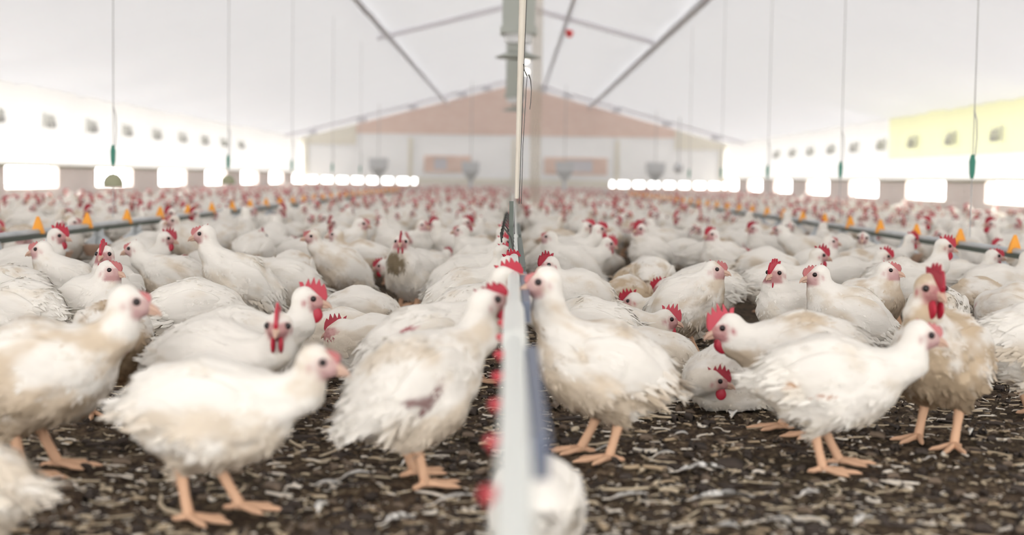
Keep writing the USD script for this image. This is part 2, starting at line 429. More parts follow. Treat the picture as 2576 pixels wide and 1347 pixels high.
obj("shade", lathe([(0.0, 0.92), (0.10, 0.97), (0.155, 1.06), (0.12, 1.17), (0.04, 1.24), (0.0, 1.25)], 20), M["hopper"], hl)
obj("hanging_cord", tube([[0, 0, 1.24], [0, 0, RIDGE - SLOPE * 4.72 - 0.03]], 0.015, 6), M["cord"], hl)

# air inlets on the side walls
ORD = "first second third fourth fifth sixth seventh eighth ninth".split()


def inlet(s, y, label, group=None):
    h = thing("air_inlet", label, "air inlet", (s * (HALF - 0.02), y, 1.42), 0 if s < 0 else 180, 1.0, group)
    d = trimesh.creation.icosphere(2, 0.085)
    d.apply_scale([0.8, 1, 0.75])
    d.apply_translation([0.09, 0, 0.06])
    obj("hood", d, M["fixture"], h, True)
    obj("opening", tube([[0.10, 0, -0.07], [0.10, 0, 0.01]], [0.06, 0.07], 14), M["fixture_dark"], h)
    obj("back_plate", box(-0.01, 0.03, -0.1, 0.1, -0.06, 0.16), M["fixture"], h, False)


D0 = 6.8 * 3600 / 1273.0
for k in range(9):
    inlet(-1, D0 + 2.15 * k, f"small round white air inlet on the left side wall, {ORD[k]} from the front")
for k in range(9):
    inlet(1, 20.6 + 2.15 * k, f"small round white air inlet on the right side wall, {ORD[k]} from the front")

# feeder lines
def feeder_line(x, label, phase):
    h = thing("feeder_line", label, "feeder")
    ys = np.linspace(2.5, Y1 - 1, 40)
    obj("feed_tube", tube(np.stack([0 * ys + x, ys, 0 * ys + 0.368], 1), 0.02, 12), M["galv"], h)
    obj("rail", box(x - 0.022, x + 0.022, 2.5, Y1 - 1, 0.335, 0.36), M["trough"], h, False)
    for y in np.arange(phase, 34, 0.94):
        fin = trimesh.convex.convex_hull(np.array([[x - 0.035, y - 0.02, 0.36], [x + 0.035, y - 0.02, 0.36], [x - 0.035, y + 0.02, 0.36], [x + 0.035, y + 0.02, 0.36],
                                                   [x - 0.024, y - 0.01, 0.41], [x + 0.024, y - 0.01, 0.41], [x - 0.008, y - 0.004, 0.458], [x + 0.008, y - 0.004, 0.458], [x - 0.024, y + 0.01, 0.41], [x + 0.024, y + 0.01, 0.41]]))
        obj("fin", fin, M["orange"], h, False)
        pan = lathe([(0.0, 0.17), (0.08, 0.17), (0.115, 0.235), (0.12, 0.25), (0.108, 0.245), (0.072, 0.185), (0.0, 0.185)], 18)
        pan.apply_translation([x, y + 0.25, 0])
        obj("pan", pan, M["pan"], h)
        cone = lathe([(0.03, 0.345), (0.04, 0.30), (0.10, 0.245), (0.09, 0.24), (0.03, 0.29), (0.03, 0.345)], 16)
        cone.apply_translation([x, y + 0.25, 0])
        obj("grill", cone, M["galv"], h)
    return h


feeder_line(-2.7, "long grey feeder tube with orange fins among the hens on the left side", 7.2)
feeder_line(2.7, "long grey feeder tube with orange fins among the hens on the right side", 6.75)

# suspension cords over the feeder lines
def susp(x, y, label, dome_on):
    h = thing("suspension_cord", label, "cord", (x, y, 0))
    top = RIDGE - SLOPE * abs(x) - 0.02
    obj("cord", tube([[0, 0, 0.41], [0.002, 0, 1.2], [0, 0, top]], 0.0036, 6), M["cord"], h)
    obj("loop", tube([[0, 0, 1.16], [0.018, 0, 1.10], [0.022, 0, 1.0], [0.016, 0, 0.9], [0.0, 0, 0.84]], 0.004, 6), M["cord"], h)
    a = trimesh.convex.convex_hull(np.array([[sx * w, sy * 0.012, z] for sx in (-1, 1) for sy in (-1, 1) for w, z in ((0.006, 0.90), (0.016, 0.86), (0.013, 0.79), (0.006, 0.76))]))
    obj("clip", a, M["clip"], h, False)
    if dome_on:
        obj("dome", lathe([(0.0, 0.62), (0.062, 0.62), (0.066, 0.645), (0.055, 0.675), (0.03, 0.70), (0.0, 0.708)], 20), M["olive"], h)


for k in range(5):
    susp(-2.7, 9.67 + 3.9 * k, f"cord with green clip {'and olive dome ' if k < 2 else ''}over the left feeder tube, {ORD[k]} from front", k < 2)
for k in range(5):
    susp(2.7, 8.45 + 3.4 * k, f"thin cord with long green clip over the right feeder tube, {ORD[k]} from the front", False)

# the drinker line down the middle
DX, DZ = 0.006, 0.43
dl = thing("drinker_line", "white drinker pipe with red nipples running down the middle of the house", "drinker")
ys = np.linspace(0.35, Y1 - 1.5, 60)
obj("pipe", tube(np.stack([0 * ys + DX - 0.004, ys, 0 * ys + DZ - 0.026], 1), 0.014, 14), M["pvc"], dl)
prof = __import__("shapely").Polygon([(-0.016, -0.012), (0.016, -0.012), (0.018, 0.002), (0.015, 0.011), (0.009, 0.017), (0, 0.019), (-0.009, 0.017), (-0.015, 0.011), (-0.018, 0.002)])
pm = trimesh.creation.extrude_polygon(prof, Y1 - 1.9, engine="earcut")
pm.apply_transform(np.array([[1, 0, 0, DX], [0, 0, 1, 0.35], [0, 1, 0, DZ], [0, 0, 0, 1.0]]))
pm.fix_normals()
obj("top_profile", pm, M["pvc2"], dl, False)
for a, b, mt in ((1.55, 2.4, "shade_blue"), (3.25, 4.3, "shade_blue"), (4.55, 6.8, "shade_hanger_green"), (7.2, 9.0, "shade_hanger_green")):  # dark strips painted as shade along the pipe's right side
    obj("side_rail", box(DX + 0.0185, DX + 0.038, a, b, DZ - 0.04, DZ + 0.008), M[mt], dl, False, label="dark strip painted as the shaded side of the pipe")
for a, b in ((2.5, 3.15), (4.32, 4.52), (6.85, 7.1)):
    obj("coupling", tube([[DX, a, DZ - 0.002], [DX, (a + b) / 2, DZ - 0.002], [DX, b, DZ - 0.002]], 0.0225, 16), M["pvc"], dl, False)
nm = cat_meshes([lathe([(0.0, -0.007), (0.007, -0.007), (0.0105, -0.002), (0.0105, 0.002), (0.006, 0.007), (0.0, 0.007)], 12), lathe([(0.0, -0.014), (0.002, -0.014), (0.002, -0.006), (0.0, -0.006)], 8)])
for k in range(60):
    y = 1.50 + 0.30 * k
    n = nm.copy()
    n.apply_translation([DX - 0.027, y, DZ - 0.045])
    a = tube([[DX - 0.008, y, DZ - 0.034], [DX - 0.024, y, DZ - 0.041]], 0.004, 8)
    obj("nipple", cat_meshes([n, a]), M["nipple"], dl)
for k in range(8):
    y = 5.3 + 0.36 * k
    pts = [[DX, y, DZ + 0.015], [DX - 0.012, y, DZ + 0.07], [DX - 0.038, y + 0.01, DZ + 0.105], [DX - 0.05, y + 0.02, DZ + 0.085], [DX - 0.046, y + 0.03, DZ + 0.05]]
    obj("roost_hook", tube(pts, 0.0035, 6), M["wire"], dl)
obj("roost_wire", tube([[DX, 4.9, DZ + 0.10], [DX, 7, DZ + 0.12], [DX, 9.5, DZ + 0.10]], 0.003, 6), M["wire"], dl)
hb = trimesh.convex.convex_hull(np.array([[sx * 0.008 + DX - 0.012, 5.45 + sy, z] for sx in (-1, 1) for sy, z in ((0.0, DZ + 0.02), (0.3, DZ + 0.02), (0.05, DZ + 0.20), (0.1, DZ + 0.2))]))
obj("hanger", hb, M["shade_hanger_green"], dl, False)

HP = thing("hanging_tube", "tall cream tube hanging from the ceiling down to the drinker line", "tube", (0.028, 5.6, 0))
obj("tube", tube([[-0.014, 0, 0.64], [-0.010, 0, 1.0], [-0.003, 0, 1.4], [0.006, 0.01, 2.2], [0.01, 0.02, RIDGE - 0.02]], [0.0075, 0.0105, 0.0145, 0.018, 0.02], 12), M["pole"], HP)
wr = thing("hanging_wire", "two thin dark wires with a knot and curled ends beside the cream tube", "wire", (0.028, 5.56, 0))
obj("wire", tube([[-0.004, 0, 0.62], [0.001, 0, 0.9], [0.005, 0, 1.12], [0.014, 0, 1.5], [0.022, 0, 2.4], [0.03, 0, RIDGE - 0.02]], 0.0016, 6), M["wire"], wr)
obj("wire", tube([[0.004, 0, 0.62], [0.007, 0, 0.85], [0.0135, 0, 1.0], [0.016, 0, 1.07], [0.019, 0, 1.115]], 0.0014, 6), M["wire"], wr)
obj("knot", tube([[0.003, 0, 1.16], [0.008, 0, 1.135], [0.018, 0, 1.115], [0.024, 0, 1.12], [0.032, 0, 1.10], [0.036, 0, 1.06], [0.034, 0, 1.01], [0.031, 0, 0.985]], [0.0016, 0.002, 0.003, 0.003, 0.002, 0.0015, 0.0014, 0.0012], 6), M["wire"], wr)

# ------------------------------------------------------------------ hens
def smin(a, b, k):
    h = np.clip(0.5 + 0.5 * (b - a) / k, 0, 1)
    return b + (a - b) * h - k * h * (1 - h)


def rcone(P, a, b, ra, rb):
    a, b = np.asarray(a, np.float32), np.asarray(b, np.float32)
    d = b - a
    L2 = float(d @ d) + 1e-12
    t = np.clip(((P - a) @ d) / L2, 0, 1)
    q = P - a - t[..., None] * d
    return np.sqrt((q * q).sum(-1)) - (ra + t * (rb - ra))


EDGES = [((0, 0, 0), (1, 0, 0)), ((0, 1, 0), (1, 1, 0)), ((0, 0, 1), (1, 0, 1)), ((0, 1, 1), (1, 1, 1)), ((0, 0, 0), (0, 1, 0)), ((1, 0, 0), (1, 1, 0)),
         ((0, 0, 1), (0, 1, 1)), ((1, 0, 1), (1, 1, 1)), ((0, 0, 0), (0, 0, 1)), ((1, 0, 0), (1, 0, 1)), ((0, 1, 0), (0, 1, 1)), ((1, 1, 0), (1, 1, 1))]


def surface_nets(V, org, h):
    ins = V < 0
    s = sum(ins[a:ins.shape[0] - 1 + a, b:ins.shape[1] - 1 + b, c:ins.shape[2] - 1 + c].astype(np.int8) for a in (0, 1) for b in (0, 1) for c in (0, 1))
    act = (s > 0) & (s < 8)
    I = np.argwhere(act)
    acc, cnt = np.zeros((len(I), 3)), np.zeros(len(I))
    for p, q in EDGES:
        va, vb = V[tuple((I + p).T)], V[tuple((I + q).T)]
        c = (va < 0) != (vb < 0)
        t = np.where(c, va / np.where(c, va - vb, 1), 0)
        pt = np.array(p) + t[:, None] * (np.array(q) - np.array(p))
        acc[c] += pt[c]
        cnt[c] += 1
    v = org + h * (I + acc / cnt[:, None])
    idx = np.full(act.shape, -1, np.int64)
    idx[act] = np.arange(len(I))
    quads = []
    for ax in range(3):
        sl0, sl1 = [slice(None)] * 3, [slice(None)] * 3
        sl0[ax], sl1[ax] = slice(0, -1), slice(1, None)
        e = np.argwhere(ins[tuple(sl0)] != ins[tuple(sl1)])
        u, w = (ax + 1) % 3, (ax + 2) % 3
        lim = np.array(act.shape)
        e = e[(e[:, u] > 0) & (e[:, w] > 0) & (e[:, u] < lim[u]) & (e[:, w] < lim[w])]
        du, dw = np.eye(3, dtype=int)[u], np.eye(3, dtype=int)[w]
        q = np.stack([idx[tuple((e - du - dw).T)], idx[tuple((e - dw).T)], idx[tuple(e.T)], idx[tuple((e - du).T)]], 1)
        flip = ~ins[tuple(e.T)]
        q[flip] = q[flip][:, ::-1]
        quads.append(q)
    return v, np.vstack(quads)


def vnormals(v, q):
    n = np.zeros_like(v)
    fn = np.cross(v[q[:, 2]] - v[q[:, 0]], v[q[:, 3]] - v[q[:, 1]])
    for k in range(4):
        np.add.at(n, q[:, k], fn)
    return n / (np.linalg.norm(n, axis=1, keepdims=True) + 1e-12)


def sstep(a, b, x):
    t = np.clip((x - a) / (b - a), 0, 1)
    return t * t * (3 - 2 * t)


CU = np.array([0.0, 0.36, 0.72, 1.0])
CWD = np.array([0.45, 1.0, 0.85, 0.12])


def cards(P, N, T, Ln, Wd, lift, rng, curl=0.25):
    """Feathers: thin curved blades rooted at P, lying along T over the surface with normal N."""
    n = len(P)
    T = T - (T * N).sum(1, keepdims=True) * N
    T /= np.linalg.norm(T, axis=1, keepdims=True) + 1e-9
    ang = rng.normal(0, 0.16, n)[:, None]
    B = np.cross(N, T)
    T, B = T * np.cos(ang) + B * np.sin(ang), B * np.cos(ang) - T * np.sin(ang)
    Ln, Wd, lift = (np.broadcast_to(x, (n,)) for x in (Ln, Wd, lift))
    v = np.zeros((n, 4, 3, 3))
    for i, u in enumerate(CU):
        h = -0.004 + Ln * (np.sin(lift) * u - curl * 0.18 * u * u)
        c = P + T * (Ln * u)[:, None] + N * h[:, None]
        w = Wd * 0.5 * CWD[i]
        for j, s in enumerate((-1, 0, 1)):
            v[:, i, j] = c + B * (s * w)[:, None] - N * (abs(s) * w * 0.3)[:, None]
    base = (np.arange(n) * 12)[:, None]
    q = []
    for i in range(3):
        for j in range(2):
            a = i * 3 + j
            q.append([a, a + 1, a + 4, a + 3])
    q = (base[:, :, None] + np.array(q)[None]).reshape(-1, 4)
    return v.reshape(-1, 3), q


def barbs(P, N, T, Ln, Wd, lift, rng):
    """Slender soft feather tips, two quads each."""
    n = len(P)
    T = T - (T * N).sum(1, keepdims=True) * N
    T /= np.linalg.norm(T, axis=1, keepdims=True) + 1e-9
    a = rng.normal(0, 0.3, n)[:, None]
    B = np.cross(N, T)
    T, B = T * np.cos(a) + B * np.sin(a), B * np.cos(a) - T * np.sin(a)
    v = np.zeros((n, 3, 2, 3))
    for i, (u, w) in enumerate(((0, 0.7), (0.55, 1.0), (1.0, 0.08))):
        c = P + T * (Ln * u)[:, None] + N * (-0.003 + Ln * (np.sin(lift) * u - 0.07 * u * u))[:, None]
        for j, sg in enumerate((-1, 1)):
            v[:, i, j] = c + B * (sg * 0.5 * Wd * w)[:, None]
    q = (np.arange(n) * 6)[:, None, None] + np.array([[0, 1, 3, 2], [2, 3, 5, 4]])[None]
    return v.reshape(-1, 3), q.reshape(-1, 4)


def rot_y(deg):
    a = math.radians(deg)
    return np.array([[math.cos(a), 0, -math.sin(a)], [0, 1, 0], [math.sin(a), 0, math.cos(a)]])  # nose up for +


WHITE = np.array([0.80, 0.76, 0.695])


HS = 1.2  # head size


class Hen:
    """One hen in its own frame: +x ahead, feet on z = 0."""

    def __init__(s, tilt=0, head=(0.19, 0.375), hyaw=0, hpitch=5, comb=0.5, dirt=0.3, sit=0.0, h=0.009, seed=1, stride=0.02, ncards=340, plump=1.0, hy=None, breast=0.0, marks=()):
        s.marks = marks
        s.rng = np.random.default_rng(seed)
        s.seed, s.sit, s.dirt, s.comb, s.breast = seed, sit, dirt, comb, breast
        R = rot_y(tilt)
        piv = np.array([-0.02, 0, 0.2])
        drop = np.array([0, 0, -0.105 * sit])
        s.R = R
        X = lambda p: (np.asarray(p, float) - piv) @ R.T + piv + drop
        s.X = X
        hyr, hpr = math.radians(hyaw), math.radians(hpitch)
        s.Fd = np.array([math.cos(hyr) * math.cos(hpr), math.sin(hyr) * math.cos(hpr), -math.sin(hpr)])
        s.Rt = np.array([math.sin(hyr), -math.cos(hyr), 0.0])
        s.U = np.cross(s.Rt, s.Fd)
        H = s.H = np.array([head[0], (0.05 * math.sin(hyr)) if hy is None else hy, head[1]])
        nb, nape = X([0.112, 0, 0.245]), H - 0.019 * s.Fd - 0.009 * s.U
        mid = 0.46 * nb + 0.54 * nape + np.array([0.010 + 0.16 * max(nape[0] - nb[0], 0), 0, -0.006 - 0.16 * max(nape[0] - nb[0], 0)])
        s.neck = [nb, mid, nape]
        pl = plump
        parts = [
            (X([0.062, 0, 0.215]), X([-0.02, 0, 0.228]), 0.094 * pl, 0.109 * pl),
            (X([-0.02, 0, 0.228]), X([-0.11, 0, 0.232]), 0.109 * pl, 0.083 * pl),
            (X([-0.11, 0, 0.232]), X([-0.215, 0, 0.225]), 0.075, 0.017),
            (X([0.03, 0, 0.178]), X([-0.07, 0, 0.180]), 0.07, 0.074),
            (X([0.075, 0, 0.235]), mid, 0.072, 0.0385),
            (mid, nape, 0.0385, 0.031),
        ]
        head_parts = [(H - 0.014 * s.Fd + 0.002 * s.U, H + 0.021 * s.Fd - 0.007 * s.U, 0.0335, 0.0215)]
        s.legs = []
        if sit < 0.5:
            for sd in (-1, 1):
                fx = -0.005 + sd * stride
                hock = np.array([fx * 0.6 - 0.035, sd * 0.052, 0.100])
                foot = np.array([fx, sd * 0.058, 0.012])
                th = X([-0.015, sd * 0.062, 0.165])
                parts.append((th, hock, 0.056, 0.0165))
                s.legs.append((sd, hock, foot))
        else:
            for sd in (-1, 1):
                parts.append((X([0.0, sd * 0.07, 0.15]), X([-0.08, sd * 0.075, 0.15]), 0.045, 0.04))
        pts = np.array([p for a in parts + head_parts for p in a[:2]])
        rad = np.array([r for a in parts + head_parts for r in a[2:]])
        lo, hi = (pts - rad[:, None]).min(0) - 0.035, (pts + rad[:, None]).max(0) + 0.035
        ax = [np.arange(lo[k], hi[k] + h, h, dtype=np.float32) for k in range(3)]
        G = np.stack(np.meshgrid(*ax, indexing="ij"), -1).astype(np.float32)
        Gs = G.copy()
        V = None
        for a in parts:
            d = rcone(Gs, *a)
            V = d if V is None else smin(V, d, 0.034)
        for a in head_parts:
            V = smin(V, rcone(Gs, *a), 0.017)
        if sit > 0.5:  # rests on the floor
            V = np.maximum(V, (0.004 - G[..., 2]))
        v, q = surface_nets(V, np.array([a[0] for a in ax], float), h)
        n = vnormals(v, q)
        hd = np.linalg.norm(v - H, axis=1)
        amp = sstep(0.035, 0.09, hd)
        loc = (v - piv) @ R
        w1 = meshkit.fbm(loc * [16, 34, 34] + seed * 7.3, 3, seed) - 0.5
        w2 = meshkit.noise(loc * [9, 14, 14] + seed * 3.1, seed + 5) - 0.5
        v = v + n * (amp * (0.013 * w1 + 0.012 * w2))[:, None]
        if sit > 0.5:
            v[:, 2] = np.maximum(v[:, 2], 0.002)
        s.v, s.q, s.n, s.piv = v, q, vnormals(v, q), piv
        s.ncards = ncards
        s.h = h
        s.build()

    def tint_at(s, p, jitter=0.0):
        loc = (p - s.piv) @ s.R
        hd = (p - s.H) / HS
        base = WHITE[None] * (1 + 0.05 * (meshkit.noise(loc * [20, 40, 40] + s.seed, s.seed + 2) - 0.5))[:, None]
        low = sstep(0.07, -0.09, loc[:, 2])
        n1 = meshkit.fbm(loc * [11, 16, 16] + s.seed * 1.7, 4, s.seed + 20)
        n2 = meshkit.fbm(loc * [24, 40, 40] + s.seed * 2.9, 3, s.seed + 40)
        d = s.dirt
        m = sstep(0.60 - 0.26 * d, 0.86 - 0.26 * d, n1 + 0.25 * low) * np.clip(0.3 + 0.8 * d, 0, 0.9)
        c = base * (1 - m)[:, None] + (np.array([0.64, 0.54, 0.40]) * (1 - d) + np.array([0.47, 0.34, 0.21]) * d)[None] * m[:, None]
        m2 = sstep(0.66 - 0.18 * d, 0.89 - 0.17 * d, n2 * 0.72 + 0.31 * low + 0.07 * d) * np.clip(0.9 * d, 0, 0.75)
        c = c * (1 - m2)[:, None] + np.array([0.25, 0.185, 0.12])[None] * m2[:, None]
        if s.breast > 0:  # one big mud patch on the breast
            e = np.linalg.norm((loc - [0.15, 0.0, -0.02]) / [0.1, 0.07, 0.07], axis=1) + 0.5 * (n1 - 0.5)
            mb = sstep(1.0, 0.65, e) * sstep(0.28, 0.55, n2 + 0.1) * s.breast
            c = c * (1 - mb)[:, None] + np.array([0.20, 0.155, 0.10])[None] * mb[:, None]
        for ctr, ax, rgb, bend in s.marks:  # single stains with a shape of their own
            dd = (loc - np.array(ctr)) + np.stack([0 * n1, 0 * n1, bend * np.abs(loc[:, 0] - ctr[0])], 1)
            e = np.linalg.norm(dd / np.array(ax), axis=1) + 0.6 * (n2 - 0.5)
            k = sstep(1.0, 0.6, e) * 0.85
            c = c * (1 - k)[:, None] + np.array(rgb)[None] * k[:, None]
        # bare face
        f, u = hd @ s.Fd, hd @ s.U
        r = np.abs(hd @ s.Rt)
        inhead = np.linalg.norm(hd, axis=1) < 0.052
        nz = 0.004 * (meshkit.noise(p * 160.0, s.seed) - 0.5)
        fm = sstep(-0.010, 0.006, f + nz - 0.3 * np.abs(u - 0.001)) * sstep(0.0150, 0.0085, u + nz) * sstep(-0.034, -0.024, u) * inhead
        skin = np.array([0.55, 0.33, 0.31]) if s.comb < 0.5 else np.array([0.55, 0.30, 0.28])
        deep = np.array([0.36, 0.13, 0.14])
        k = np.clip(0.8 * sstep(0.4, 0.85, meshkit.noise(p * 130.0, s.seed + 9)) * (0.35 + 0.4 * s.comb) + 0.75 * sstep(-0.006, -0.014, u + nz) * sstep(0.004, 0.014, f) + 0.4 * sstep(0.017, 0.026, f), 0, 0.9)
        skin = skin[None] * (1 - k)[:, None] + deep[None] * k[:, None]
        fk = fm * (0.72 + 0.2 * s.comb)
        c = c * (1 - fk)[:, None] + skin * fk[:, None]
        ear = np.exp(-(((f + 0.010) / 0.0055) ** 2 + ((u + 0.010) / 0.008) ** 2)) * (r > 0.012) * inhead
        ek = ear * (0.35 + 0.5 * s.comb)
        c = c * (1 - ek)[:, None] + np.array([0.42, 0.06, 0.08])[None] * ek[:, None]
        return np.clip(c, 0, 1)

    def build(s):
        rng, H, Fd, U, Rt = s.rng, s.H, s.Fd, s.U, s.Rt
        out = s.parts = {}
        v, q = s.v, s.q
        t = s.tint_at(v)
        # legs and feet join the body's mesh
        skin = np.array([0.64, 0.40, 0.26])
        for sd, hock, foot in s.legs:
            ms = [tube([hock + [0, 0, 0.02], hock, 0.5 * hock + 0.5 * foot, foot + [0, 0, 0.004]], [0.0145, 0.014, 0.0112, 0.0122], 9)]
            for ang, ln in ((36 * sd, 0.076), (0, 0.094), (-36 * sd, 0.074), (180 - 12 * sd, 0.038)):
                a = math.radians(ang + 6 * sd)
                d = np.array([math.cos(a), math.sin(a), 0])
                z = np.array([0, 0, 1.0])
                ms.append(tube([foot + 0.002 * d, foot + 0.3 * ln * d - 0.001 * z, foot + 0.62 * ln * d - 0.005 * z, foot + 0.86 * ln * d - 0.0055 * z, foot + 1.02 * ln * d - 0.008 * z], [0.0102, 0.0078, 0.0070, 0.0056, 0.0016], 7))
            for m in ms:
                k = len(v)
                v = np.vstack([v, m.vertices])
                fa = np.array(m.faces)
                q = np.vstack([q, np.column_stack([fa, fa[:, 2]]) + k])
                tt = skin[None] * (0.86 + 0.28 * meshkit.noise(np.array(m.vertices) * [90, 90, 160], s.seed))[:, None]
                t = np.vstack([t, tt])
        tri = np.vstack([q[:, [0, 1, 2]], q[q[:, 2] != q[:, 3]][:, [0, 2, 3]]])
        out["body"] = (v, tri, t)
        fr = lambda f, u, r: H + HS * (f * Fd + u * U + r * Rt)
        # beak
        bk = tube([fr(0.024, -0.004, 0), fr(0.034, -0.004, 0), fr(0.044, -0.0065, 0), fr(0.052, -0.0115, 0), fr(0.055, -0.0155, 0)], [0.0122, 0.0102, 0.0074, 0.0038, 0.0008], 9)
        lb = tube([fr(0.022, -0.0115, 0), fr(0.034, -0.0125, 0), fr(0.044, -0.0138, 0), fr(0.048, -0.0145, 0)], [0.0085, 0.0066, 0.0036, 0.0008], 8)
        out["beak"] = cat_meshes([bk, lb])
        out["eyes"] = []
        for sd in (-1, 1):
            e = trimesh.creation.icosphere(2, 0.0085)
            e.apply_translation(fr(0.010, 0.0035, sd * 0.0212))
            out["eyes"].append(e)
        # comb: an upright serrated blade
        c = s.comb
        hc = 0.003 + 0.036 * c
        top = []
        nt = 5
        f0, f1 = 0.027 + 0.010 * min(1.0, 3 * c), -0.016 - 0.012 * c
        for i in range(nt):
            w = math.sin(math.pi * (0.22 + 0.62 * i / (nt - 1)))
            fa, fb = f0 + (f1 - f0) * (i + 0.15) / nt, f0 + (f1 - f0) * (i + 0.55) / nt
            top += [(fa, 0.018 + 0.45 * hc * w), (fb - 0.002, 0.018 + hc * w * rng.uniform(0.9, 1.12))]
        poly = [(f0 + 0.001, 0.002), (f0 + 0.003, 0.012)] + top + [(f1 - 0.004, 0.03 + 0.2 * hc * c), (f1 + 0.004, 0.018), (0.0, 0.014)]
        P = __import__("shapely").Polygon(poly).buffer(0)
        P = P.buffer(0.0012).buffer(-0.0006)
        if P.geom_type != "Polygon":
            P = max(P.geoms, key=lambda g: g.area)
        cm = trimesh.creation.extrude_polygon(P, 0.0065, engine="earcut")
        cv = np.array(cm.vertices)
        lean = rng.normal(0, 0.12)
        taper = np.clip(1.15 - 14 * (cv[:, 1] - 0.015), 0.45, 1.15)
        rr = (cv[:, 2] - 0.00325) * taper + lean * np.maximum(cv[:, 1] - 0.02, 0)
        out["comb"] = trimesh.Trimesh(H + HS * (cv[:, :1] * Fd + cv[:, 1:2] * U + rr[:, None] * Rt), cm.faces, process=False)
        if c > 0.3:
            ws = []
            for sd in (-1, 1):
                w = trimesh.creation.icosphere(2, 1.0)
                vv = np.array(w.vertices)
                k = 0.45 + 0.95 * c
                vv[:, 0] *= 1 - 0.25 * np.clip(vv[:, 2], 0, 1)
                vv = vv * np.array([0.0155, 0.0050, 0.0185]) * k
                ws.append(trimesh.Trimesh(fr(0.019, -0.024 - 0.012 * c, sd * 0.0085) + vv[:, :1] * Fd + vv[:, 1:2] * Rt + vv[:, 2:] * U, w.faces, process=False))
            out["wattles"] = ws
        # wings: a folded pad and its quills
        out["wings"] = []
        X = s.X
        for sd in (-1, 1):
            e = trimesh.creation.icosphere(3, 1.0)
            vv = np.array(e.vertices)
            vv[:, 2] *= 1 - 0.35 * np.clip(-vv[:, 0], 0, 1)
            vv[:, 2] += 0.18 * np.clip(-vv[:, 0], 0, 1) ** 2 * -1
            pad = vv * [0.125, 0.021, 0.066]
            loc = X(pad + [-0.035, sd * 0.094, 0.243])
            loc[:, 1] += -sd * 0.28 * np.abs((pad[:, 0]) / 0.125) ** 2 * 0.09
            nn = np.array(e.vertices)
            disp = meshkit.fbm(pad * [26, 26, 60] + s.seed, 3, s.seed + 3) - 0.5
            loc = loc + (nn @ s.R.T) * (0.008 * disp)[:, None]
            tt = s.tint_at(loc)
            # covert and flight feathers
            k = 46 if s.ncards > 250 else 22
            a, b = rng.uniform(-0.13, 0.07, k), rng.uniform(-0.05, 0.045, k)
            Pp = np.stack([a - 0.02, np.full(k, sd * 0.110) - sd * 0.22 * (np.abs(a) / 0.125) ** 2 * 0.09, 0.243 + b * (1 - 0.2 * np.abs(a) / 0.12) - 0.02 * np.clip(-a, 0, 1) / 0.12], 1)
            Pp[:, 1] -= sd * 0.010 * (np.abs(b) / 0.05) ** 2
            Nn = np.tile([0.0, sd * 1.0, 0.12], (k, 1))
            Nn /= np.linalg.norm(Nn, axis=1, keepdims=True)
            Tt = np.tile([-1.0, 0, -0.22], (k, 1)) + rng.normal(0, 0.08, (k, 3))
            cv1, cq1 = cards(X(Pp), Nn @ s.R.T, Tt @ s.R.T, rng.uniform(0.035, 0.06, k), rng.uniform(0.009, 0.014, k), rng.uniform(0.0, 0.05, k), rng)
            kk = 7
            a = np.linspace(0, 1, kk)
            Pq = np.stack([-0.07 - 0.03 * a, np.full(kk, sd * 0.088), 0.268 - 0.055 * a], 1)
            Tq = np.stack([np.full(kk, -1.0), np.full(kk, -sd * 0.55), -0.06 - 0.16 * a], 1)
            Nq = np.tile([-0.38, sd * 1.0, 0.1], (kk, 1))
            Nq /= np.linalg.norm(Nq, axis=1, keepdims=True)
            cv2, cq2 = cards(X(Pq), Nq @ s.R.T, Tq @ s.R.T, rng.uniform(0.05, 0.07, kk), 0.018, 0.01, rng)
            n0, n1 = len(loc), len(cv1)
            fa = np.array(e.faces)
            ct1 = np.repeat(s.tint_at(cv1.reshape(-1, 12, 3).mean(1)) * rng.uniform(0.98, 1.02, (k, 1)), 12, 0)
            ct2 = np.repeat(s.tint_at(cv2.reshape(-1, 12, 3).mean(1)) * rng.uniform(0.98, 1.02, (kk, 1)), 12, 0)
            tri = np.vstack([fa, (cq1 + n0)[:, [0, 1, 2]], (cq1 + n0)[:, [0, 2, 3]], (cq2 + n0 + n1)[:, [0, 1, 2]], (cq2 + n0 + n1)[:, [0, 2, 3]]])
            out["wings"].append((np.vstack([loc, cv1, cv2]), tri, np.clip(np.vstack([tt, ct1, ct2]), 0, 1)))
        # tail
        k = 26
        a = rng.uniform(-1, 1, k)
        Pt = np.stack([-0.165 + rng.uniform(-0.03, 0.03, k), 0.022 * a, 0.238 + 0.018 * rng.uniform(-1, 1.2, k)], 1)
        Tt = np.stack([np.full(k, -1.0), 0.38 * a, rng.normal(-0.05, 0.14, k)], 1)
        Nt = np.stack([0 * a, 0.5 * a, np.full(k, 1.0)], 1)
        Nt /= np.linalg.norm(Nt, axis=1, keepdims=True)
        tv, tq = cards(X(Pt), Nt @ s.R.T, Tt @ s.R.T, rng.uniform(0.045, 0.08, k), rng.uniform(0.018, 0.028, k), rng.uniform(0, 0.08, k), rng)
        ct = np.repeat(s.tint_at(tv.reshape(-1, 12, 3).mean(1)), 12, 0)
        out["tail"] = (tv, np.vstack([tq[:, [0, 1, 2]], tq[:, [0, 2, 3]]]), ct)
        # plumage over the body
        vb, nb = s.v, s.n
        ok = np.linalg.norm(vb - H, axis=1) > 0.055
        ok &= vb[:, 2] > (0.02 if s.sit > 0.5 else 0.085)
        na, nm_, nz = s.neck

